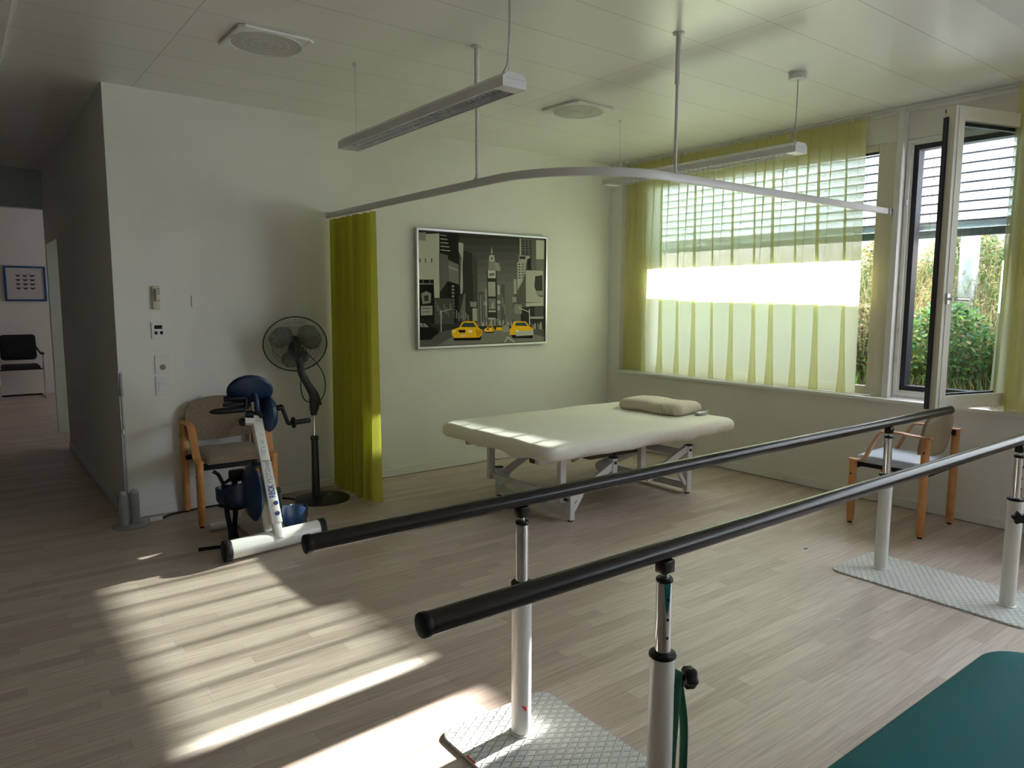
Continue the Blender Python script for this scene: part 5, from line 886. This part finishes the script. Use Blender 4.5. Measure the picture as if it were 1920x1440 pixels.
# body casting rising from the floor tube towards the user's side
b = B()
pr = [(-1.16, .085), (-1.13, .20), (-1.02, .40), (-.95, .40), (-.84, .20), (-.72, .10), (-.60, .062), (-.58, .03), (-.70, .015), (-1.10, .02)]
L0 = [b.verts.new((-3.925, y, z)) for y, z in pr]; L1 = [b.verts.new((-3.835, y, z)) for y, z in pr]
b.faces.new(L0); b.faces.new(L1)
for k in range(len(pr)): b.faces.new((L0[k], L0[(k+1) % len(pr)], L1[(k+1) % len(pr)], L1[k]))
bmesh.ops.bevel(b, geom=list(b.edges), offset=.008, segments=2, affect='EDGES'); obj('body', b, M['white_metal'], t, True)
b = B(); cyl(b, (-4.09, -.60, .028), (-3.68, -.57, .028), .026, seg=18, bev=.006); obj('rear_foot', b, M['white_metal'], t, True)
# column: rectangular sleeve leaning towards the user
P0 = Vector((-3.862, -1.170, .155)); P1 = Vector((-3.862, -.885, .735)); dcol = (P1-P0).normalized()
xs = Vector((1, 0, 0)); nrm = xs.cross(dcol).normalized()
if nrm.y > 0: nrm = -nrm                                     # face towards the camera side
pj = P0+dcol*((P1-P0).length*.585)
b = B(); obox(b, P0-dcol*.09, P0+dcol*.05, .050, .040, up=tuple(nrm), bev=.004); obox(b, P0, pj-dcol*.001, .064, .054, up=tuple(nrm), bev=.006); obj('column', b, M['white_metal'], t, True)
b = B(); obox(b, pj+dcol*.001, P1, .060, .050, up=tuple(nrm), bev=.005); obj('upper_column', b, M['white_metal'], t, True)
b = B(); obox(b, P1-dcol*.02+Vector((.03, 0, 0)), P1-dcol*.005+Vector((-.075, 0, 0)), .05, .035, up=tuple(dcol), bev=.006); obox(b, P1-dcol*.01, P1+dcol*.11, .035, .03, up=tuple(nrm), bev=.004); obj('head_clamp', b, M['white_metal'], t, True)
b = B()
for k in range(2): lathe(b, [(0, .012), (.010, .012), (.013, .006), (.013, 0)], P0+dcol*(.055+.062*k)+nrm*.027+Vector((.010 if k == 0 else .012, 0, 0)), nrm, 18)
obj('blue_button', b, M['letter_blue'], t, True, label='blue round plug')
def star(bm, c, axis, r, h, lobes=6):
    ax_ = Vector(axis).normalized(); u = ax_.orthogonal().normalized(); v = ax_.cross(u); n_ = lobes*8; R_ = []
    for hh, k_ in ((-h/2, .80), (-h/2+h*.2, 1), (h/2-h*.2, 1), (h/2, .80)):
        R_.append([bm.verts.new(Vector(c)+ax_*hh+(u*cos(2*pi*i/n_)+v*sin(2*pi*i/n_))*(r*k_*(.86+.14*cos(2*pi*i*lobes/n_)))) for i in range(n_)])
    for X_, Y_ in zip(R_, R_[1:]):
        for i in range(n_): bm.faces.new((X_[i], X_[(i+1) % n_], Y_[(i+1) % n_], Y_[i]))
    bm.faces.new(R_[0]); bm.faces.new(R_[-1])
b = B(); kp = pj+Vector((-.060, 0, 0))+dcol*(-.01)-nrm*-.01; star(b, kp, (-1, 0, 0), .027, .030); cyl(b, kp, kp+Vector((.03, 0, 0)), .008, seg=10); obj('height_knob', b, M['black_plastic'], t, True)
b = B(); kp = P1+Vector((-.10, 0, 0))-dcol*.008; lathe(b, [(0, 0), (.020, 0), (.024, .008), (.024, .024), (.018, .030), (0, .030)], kp, (1, 0, 0), 20); obj('clamp_knob', b, M['black_plastic'], t, True)
# lettering up the column face
def lettering(text, size, start, mname, pname, bold=0.0, cond=1.0):
    cu = bpy.data.curves.new('text', 'FONT'); cu.body = text; cu.size = size; cu.offset = bold; cu.extrude = .0003
    to = bpy.data.objects.new('text_tmp', cu); col.objects.link(to); bpy.context.view_layer.update()
    me = bpy.data.meshes.new_from_object(to.evaluated_get(bpy.context.evaluated_depsgraph_get())); bpy.data.objects.remove(to)
    xd = dcol; yd = nrm.cross(xd).normalized()                 # reading upwards
    R_ = Matrix((xd, yd, nrm)).transposed().to_4x4(); R_.translation = start-ORIG[t.name]; me.transform(Matrix.Diagonal((cond, 1, 1, 1))); me.transform(R_)
    me.materials.append(M[mname]); o_ = bpy.data.objects.new(pname, me); col.objects.link(o_); o_.parent = t; return (max(v.co.x for v in me.vertices), o_)
face = nrm*.0274; xoff = Vector((1, 0, 0))
lettering('RECK', .048, P0+dcol*.150+face+xoff*.016, 'letter_blue', 'lettering', .0014, .66)
lettering('MOTOmed', .043, P0+dcol*.240+face+xoff*.014, 'letter_grey', 'lettering', 0, .68)
b = B()
for (u, v), (u2, v2) in (((.06, .0), (.06, .03)), ((.06, .030), (.085, .022)), ((.085, .0), (.085, .022)), ((.105, .004), (.13, .02)), ((.13, .004), (.105, .02)), ((.155, .0), (.175, .016)), ((.05, .004), (.05, .030)), ((.038, .006), (.038, .026))):
    q = pj+nrm*.0256+Vector((.014, 0, 0)); obox(b, q+dcol*u-Vector((v, 0, 0)), q+dcol*u2-Vector((v2, 0, 0)), .0025, .0008, up=tuple(nrm))
obj('pictogram', b, M['letter_grey'], t, False)
# pedal drive cover
b = B(); lathe(b, [(0, -.042), (.08, -.036), (.145, -.020), (.172, 0), (.145, .020), (.08, .036), (0, .042)], (-3.935, -.985, .315), (1, 0, 0), 40, 1.0, 1.0); obj('drive_cover', b, M['navy_plastic'], t, True)
b = B(); cyl(b, (-4.02, -.87, .29), (-3.73, -.87, .27), .022, seg=18); obox(b, (-4.0, -.87, .29), (-4.0, -.86, .38), .03, .035, bev=.006); obox(b, (-3.74, -.87, .27), (-3.74, -.90, .16), .03, .035, bev=.006); obj('crank', b, M['black_plastic'], t, True)
def footshell(x, y, z, s, yaw_):
    b = B(); slab(b, x, y, .062, .125, .058, [(.035, z-.052), (.012, z-.046), (.002, z-.025), (0, z+.03), (.0, z+.048), (.006, z+.050), (.010, z+.044), (.012, z-.015), (.022, z-.032), (.04, z-.036)], cs=6, sub=4)
    for v in b.verts: v.co.z += .05*max(0, (y+.02-v.co.y)/.125) if v.co.z > z else 0
    bmesh.ops.rotate(b, verts=b.verts, cent=(x, y, z), matrix=Matrix.Rotation(yaw_, 3, 'Z'))
    o_ = obj('foot_shell', b, M['navy_plastic'], t, True)
    b = B(); box(b, x-.05, x+.05, y-.08, y+.09, z-.068, z-.053, bev=.006); bmesh.ops.rotate(b, verts=b.verts, cent=(x, y, z), matrix=Matrix.Rotation(yaw_, 3, 'Z')); obj('pedal', b, M['black_plastic'], t, True); return o_
sL = footshell(-4.010, -.86, .275, -1, radians(20)); sR = footshell(-3.655, -.93, .105, 1, radians(-35))
b = B(); box(b, -4.02, -3.93, -.86, -.80, .36, .43, bev=.012); obj('pedal_hub', b, M['black_plastic'], t, True)
def strap(pts, w_=.03, th_=.004):
    b = B(); sweep(b, spline(pts, 6), rrect(w_, th_, .0015, 1), ref=(0, -1, .2)); obj('strap', b, M['black_fabric'], t, True)
strap([(-4.06, -.90, .30), (-4.065, -.915, .20), (-4.055, -.93, .10), (-4.06, -.94, .03), (-4.10, -.96, .006), (-4.16, -.945, .005), (-4.24, -.93, .005)])
strap([(-4.03, -.91, .29), (-4.02, -.925, .20), (-4.03, -.93, .10), (-4.02, -.94, .03), (-3.99, -.95, .006), (-3.94, -.95, .005)])
strap([(-4.05, -.84, .33), (-4.07, -.84, .38), (-4.09, -.85, .42), (-4.12, -.86, .445)], .022)
strap([(-4.05, -.84, .36), (-4.02, -.84, .375), (-3.99, -.84, .365)], .02)
# arm trainer head
hc = Vector((-3.882, -.845, .905)); hax = Vector((.237, .75, .62)).normalized()
b = B(); lathe(b, [(0, -.035), (.09, -.030), (.125, -.014), (.132, 0), (.125, .012), (0, .016)], hc, hax, 40, 1.03, 1.0)
obj('display_head', b, M['navy_plastic'], t, True)
b = B(); tube(b, [hc+Vector((.015, -.03, -.01)), hc+Vector((.022, -.05, -.06)), hc+Vector((.026, -.05, -.11)), P1+Vector((.015, 0, .07))], .016, 12, smooth=5); obj('head_neck', b, M['navy_plastic'], t, True)
for k, (u, v) in enumerate(((.085, .035), (-.055, .03), (.035, -.045))):
    b = B(); cyl(b, hc+Vector((u, -.026, v-.01)), hc+Vector((u, -.034, v-.012)), .004, seg=8); obj('screw', b, M['chrome'], t, True)
ac = Vector((-3.785, -.875, .760))
b = B(); lathe(b, [(0, -.048), (.035, -.046), (.075, -.034), (.098, -.014), (.104, 0), (.098, .014), (.075, .034), (.035, .046), (0, .048)], ac, (1, -.12, 0), 36, .9, 1.08); obj('arm_drive', b, M['navy_plastic'], t, True)
b = B(); cyl(b, ac+Vector((-.13, .015, .01)), ac+Vector((-.03, 0, 0)), .022, seg=16); obox(b, P1+Vector((.0, 0, .08)), P1+Vector((.04, -.01, .0)), .03, .03, bev=.004); obj('drive_mount', b, M['black_plastic'], t, True)
b = B(); c0 = ac+Vector((.048, 0, .03)); cyl(b, c0, c0+Vector((.04, 0, .005)), .018, seg=14, bev=.003); obox(b, c0+Vector((.035, 0, .015)), c0+Vector((.075, 0, -.105)), .022, .022, bev=.005); obj('arm_crank', b, M['black_plastic'], t, True)
g0 = c0+Vector((.072, 0, -.100))
b = B(); lathe(b, [(0, 0), (.014, 0), (.014, .025), (.034, .030), (.036, .038), (.030, .044), (.016, .048), (.016, .140), (.012, .146), (0, .146)], g0, (1, 0, .04), 20); obj('grip', b, M['black_plastic'], t, True)
b = B(); h0 = Vector((-3.90, -.86, .805))
lathe(b, [(0, 0), (.018, 0), (.023, .02), (.022, .15), (.016, .19), (.006, .205), (0, .205)], h0+Vector((-.02, 0, -.004)), (-1, 0, -.0), 18, 1.0, .85); obj('grip', b, M['black_plastic'], t, True)
b = B(); cyl(b, (-3.885, -.84, .865), (-4.035, -.84, .868), .0175, seg=16, bev=.004); obox(b, (-3.905, -.85, .865), (-3.915, -.855, .80), .03, .03, bev=.004); obj('arm_lever', b, M['black_plastic'], t, True)
b = B(); cyl(b, (-3.93, -.87, .835), (-4.05, -.87, .838), .013, seg=12, bev=.003); obj('arm_lever', b, M['black_plastic'], t, True)
b = B(); tube(b, [(-3.80, -1.06, .10), (-3.74, -1.02, .04), (-3.68, -1.0, .010), (-3.64, -.96, .006), (-3.62, -.7, .006), (-3.60, -.4, .006)], .005, 6, smooth=6); obj('cable', b, M['black_plastic'], t, True)

# ================================================================ PARALLEL BARS
t = thing('parallel_bars', (-2.6, -3.77, 0), 'walking parallel bars with two dark steel handrails on white posts and tread plates', 'parallel bars')
RZ = .815; posts = ((-3.845, -3.47), (-1.342, -3.47), (-3.848, -4.075), (-1.345, -4.075))
for y in (-3.468, -4.072):
    b = B(); cyl(b, (-4.572, y, RZ), (-.585, y, RZ), .0245, seg=32); r_ = obj('handrail', b, M['rail_steel'], t, True)
    for x0, x1 in ((-4.578, -4.560), (-.597, -.579)):
        b = B(); cyl(b, (x0, y, RZ), (x1, y, RZ), .0262, seg=32, bev=.003); obj('end_cap', b, M['black_plastic'], r_, True)
for i, (x, y) in enumerate(posts):
    CZ = .530
    b = B(); cyl(b, (x, y, .008), (x, y, CZ), .0335, seg=32); p_ = obj('post', b, M['white_metal'], t, True)
    b = B(); lathe(b, [(.040, 0), (.040, .004), (.0335, .007)], (x, y, .0085), seg=28); obj('foot_ring', b, M['white_metal'], p_, True)
    b = B(); lathe(b, [(.0225, .010), (.034, .008), (.0362, .004), (.0362, -.002), (.0340, -.004)], (x, y, CZ), seg=28); obj('collar', b, M['black_plastic'], p_, True)
    b = B(); cyl(b, (x, y, CZ-.05), (x, y, .738), .0210, seg=28); it = obj('inner_tube', b, M['chrome'], t, True)
    b = B()
    for z in (.585, .635, .69):
        dd = Vector((-.30, -.96, 0)).normalized() if i in (2, 3) else Vector((.2, 1, 0)).normalized()
        cyl(b, Vector((x, y, z))+dd*.0195, Vector((x, y, z))+dd*.0215, .0042, seg=10)
    obj('hole', b, M['black_plastic'], it, True)
    b = B(); lathe(b, [(.0, .007), (.020, .006), (.0225, .002), (.0225, -.004), (.021, -.006)], (x, y, .738), seg=24); obj('tube_cap', b, M['black_plastic'], it, True)
    b = B(); cyl(b, (x, y, .742), (x, y, .762), .009, seg=14); obj('clamp_neck', b, M['chrome'], t, True)
    b = B(); box(b, x-.021, x+.021, y-.017, y+.017, .757, .792, bev=.004); obj('clamp', b, M['rail_steel'], t, True)
    s = -1 if i in (2, 3) else 1
    dk = Vector((.86, -.5, 0)).normalized() if i == 2 else (Vector((-.78, .62, 0)).normalized() if i == 0 else Vector((-.86, .5*s, 0)).normalized())
    kz = CZ-.068; kc = Vector((x, y, kz))
    b = B(); cyl(b, kc+dk*.030, kc+dk*.062, .0075, seg=12); star(b, kc+dk*.077, dk, .031, .032, 5); obj('clamp_knob', b, M['black_plastic'], p_, True)
    if i == 2:
        b = B(); cyl(b, kc+dk*.030, kc+dk*.040, .012, seg=12); obj('threaded_boss', b, M['white_metal'], p_, True)
    if i == 0:
        b = B(); dm = Vector((-.42, -.9, 0)).normalized(); sdm = Vector((-dm.y, dm.x, 0)); q = Vector((x, y, .108))+dm*.0341
        vs = [b.verts.new(q-sdm*(-.010)+Vector((0, 0, -.010))-dm*.0012), b.verts.new(q-sdm*(-.010)+Vector((0, 0, .006))-dm*.0012), b.verts.new(q-sdm*.008+Vector((0, 0, .013))-dm*.0008)]
        vs2 = [b.verts.new(v.co+dm*.0014) for v in vs]
        b.faces.new(vs); b.faces.new(vs2)
        for k in range(3): b.faces.new((vs[k], vs[(k+1) % 3], vs2[(k+1) % 3], vs2[k]))
        obj('red_mark', b, M['red_mark'], p_, False, label='red triangular mark')
for x in (-3.84, -1.34):
    b = B(); slab(b, x, -3.77, .232, .465, .05, [(0, .0), (0, .006), (.003, .009), (.02, .009), (.1, .009), (.2, .009)], cs=4); obj('base_plate', b, M['tread_plate'], t, False)
b = B(); box(b, -4.068, -4.0635, -3.52, -3.47, .0095, .0105); obj('red_mark', b, M['red_mark'], t, False)
# resistance band looped over the knob of the near post
x, y = posts[2]; dk = Vector((.86, -.5, 0)).normalized(); kc = Vector((x, y, .462)); q = kc+dk*.047
sdv = Vector((-dk.y, dk.x, 0)); zt_ = .0105
b = B()
pts = [q+sdv*(-.004)-dk*.012+Vector((0, 0, -.442)), q-dk*.016+sdv*(-.006)+Vector((0, 0, -.28)), q-dk*.013+sdv*(-.012)+Vector((0, 0, -.12)), q-dk*.008+sdv*(-.016)+Vector((0, 0, -.02)), q-dk*.004+sdv*(-.008)+Vector((0, 0, zt_+.003)), q+Vector((0, 0, zt_+.008)), q+dk*.002+sdv*.010+Vector((0, 0, zt_)), q+dk*.008+sdv*.014+Vector((0, 0, -.03)), q+dk*.022+sdv*.010+Vector((0, 0, -.14)), q+dk*.022+sdv*.008+Vector((0, 0, -.30)), q+dk*.018+sdv*.008+Vector((0, 0, -.442))]
sweep(b, spline(pts, 6), rrect(.022, .0035, .001, 1), ref=tuple(sdv))
tag(obj('exercise_band', b, M['green_rubber'], None, True, ang=60), 'dark green rubber exercise band looped over the knob of the nearest post', 'exercise band')

# ================================================================ TEAL COUCH (bottom right)
t = thing('exercise_couch', (-2.6, -5.0, 0), 'low padded exercise couch with teal vinyl top at the lower right', 'treatment couch')
zt2 = .50; xl, xr, yb, yfr = -4.95, -2.965, -4.555, -5.85
b = B(); slab(b, (xl+xr)/2, (yb+yfr)/2, (xr-xl)/2, (yb-yfr)/2, .13, [(.02, zt2-.062), (.004, zt2-.056), (0, zt2-.04), (0, zt2-.018), (.005, zt2-.006), (.018, zt2), (.1, zt2), (.3, zt2), (.5, zt2)], cs=8, sub=6); obj('padded_top', b, M['teal_vinyl'], t, True, ang=60)
b = B(); box(b, xl+.08, xr-.08, yfr+.08, yb-.08, zt2-.11, zt2-.062, bev=.004); obj('frame', b, M['white_metal'], t, False)
for x in (xl+.2, xr-.2):
    for y in (yfr+.15, yb-.15):
        b = B(); box(b, x-.03, x+.03, y-.03, y+.03, 0, zt2-.11, bev=.004); obj('leg', b, M['white_metal'], t, False)

# ================================================================ CORRIDOR CHAIRS
def hall_chair(x, y, lab):
    t = thing('visitor_chair', (x, y, 0), lab, 'chair', 'black chairs in the far room'); r = .011
    for s in (-1, 1):
        b = B(); tube(b, [(x+s*.27, y+.24, .012), (x+s*.27, y-.20, .012), (x+s*.27, y-.235, .03), (x+s*.27, y-.235, .60), (x+s*.27, y-.20, .635), (x+s*.27, y+.15, .635)], r, 8, smooth=3); obj('frame', b, M['chrome'], t, True)
        b = B(); box(b, x+s*.27-.024, x+s*.27+.024, y-.22, y+.16, .640, .665, bev=.008); obj('armrest', b, M['black_plastic'], t, True)
    b = B(); cyl(b, (x-.27, y+.23, .012), (x+.27, y+.23, .012), r, seg=8); cyl(b, (x-.27, y-.05, .42), (x+.27, y-.05, .42), r, seg=8); obj('cross_tube', b, M['black_plastic'], t, True)
    b = B(); slab(b, x, y-.02, .235, .225, .06, [(.03, .43), (0, .44), (0, .47), (.02, .49), (.1, .495), (.18, .495)], cs=5); obj('seat', b, M['black_fabric'], t, True, ang=60)
    b = B(); slab(b, 0, 0, .225, .19, .05, [(.02, -.02), (0, -.01), (0, .01), (.02, .02), (.1, .022)], cs=5)
    bmesh.ops.rotate(b, verts=b.verts, cent=(0, 0, 0), matrix=Matrix.Rotation(radians(80), 3, 'X')); bmesh.ops.translate(b, verts=b.verts, vec=(x, y+.20, .735)); obj('backrest', b, M['black_fabric'], t, True, ang=60)
    for s in (-1, 1):
        b = B(); tube(b, [(x+s*.27, y+.12, .635), (x+s*.24, y+.19, .70), (x+s*.22, y+.205, .74)], r, 8, smooth=3); obj('back_support', b, M['black_plastic'], t, True)
hall_chair(-4.555, 7.60, 'black cushioned cantilever chair with chrome frame below the blue framed picture')
# chip of paint and a blue scrap lying on the floor
b = B(); slab(b, -2.134, -3.659, .018, .006, .003, [(0, .0005), (0, .001), (.002, .0014)], cs=2)
tag(obj('paper_scrap', b, M['paper'], None, False), 'tiny white paper scrap on the floor before the far tread plate', 'paper scrap')
b = B(); slab(b, -1.36, -3.04, .016, .008, .004, [(0, .0005), (0, .001), (.002, .0014)], cs=2)
tag(obj('plastic_scrap', b, M['letter_blue'], None, False), 'tiny blue scrap on the floor beyond the far tread plate', 'plastic scrap')
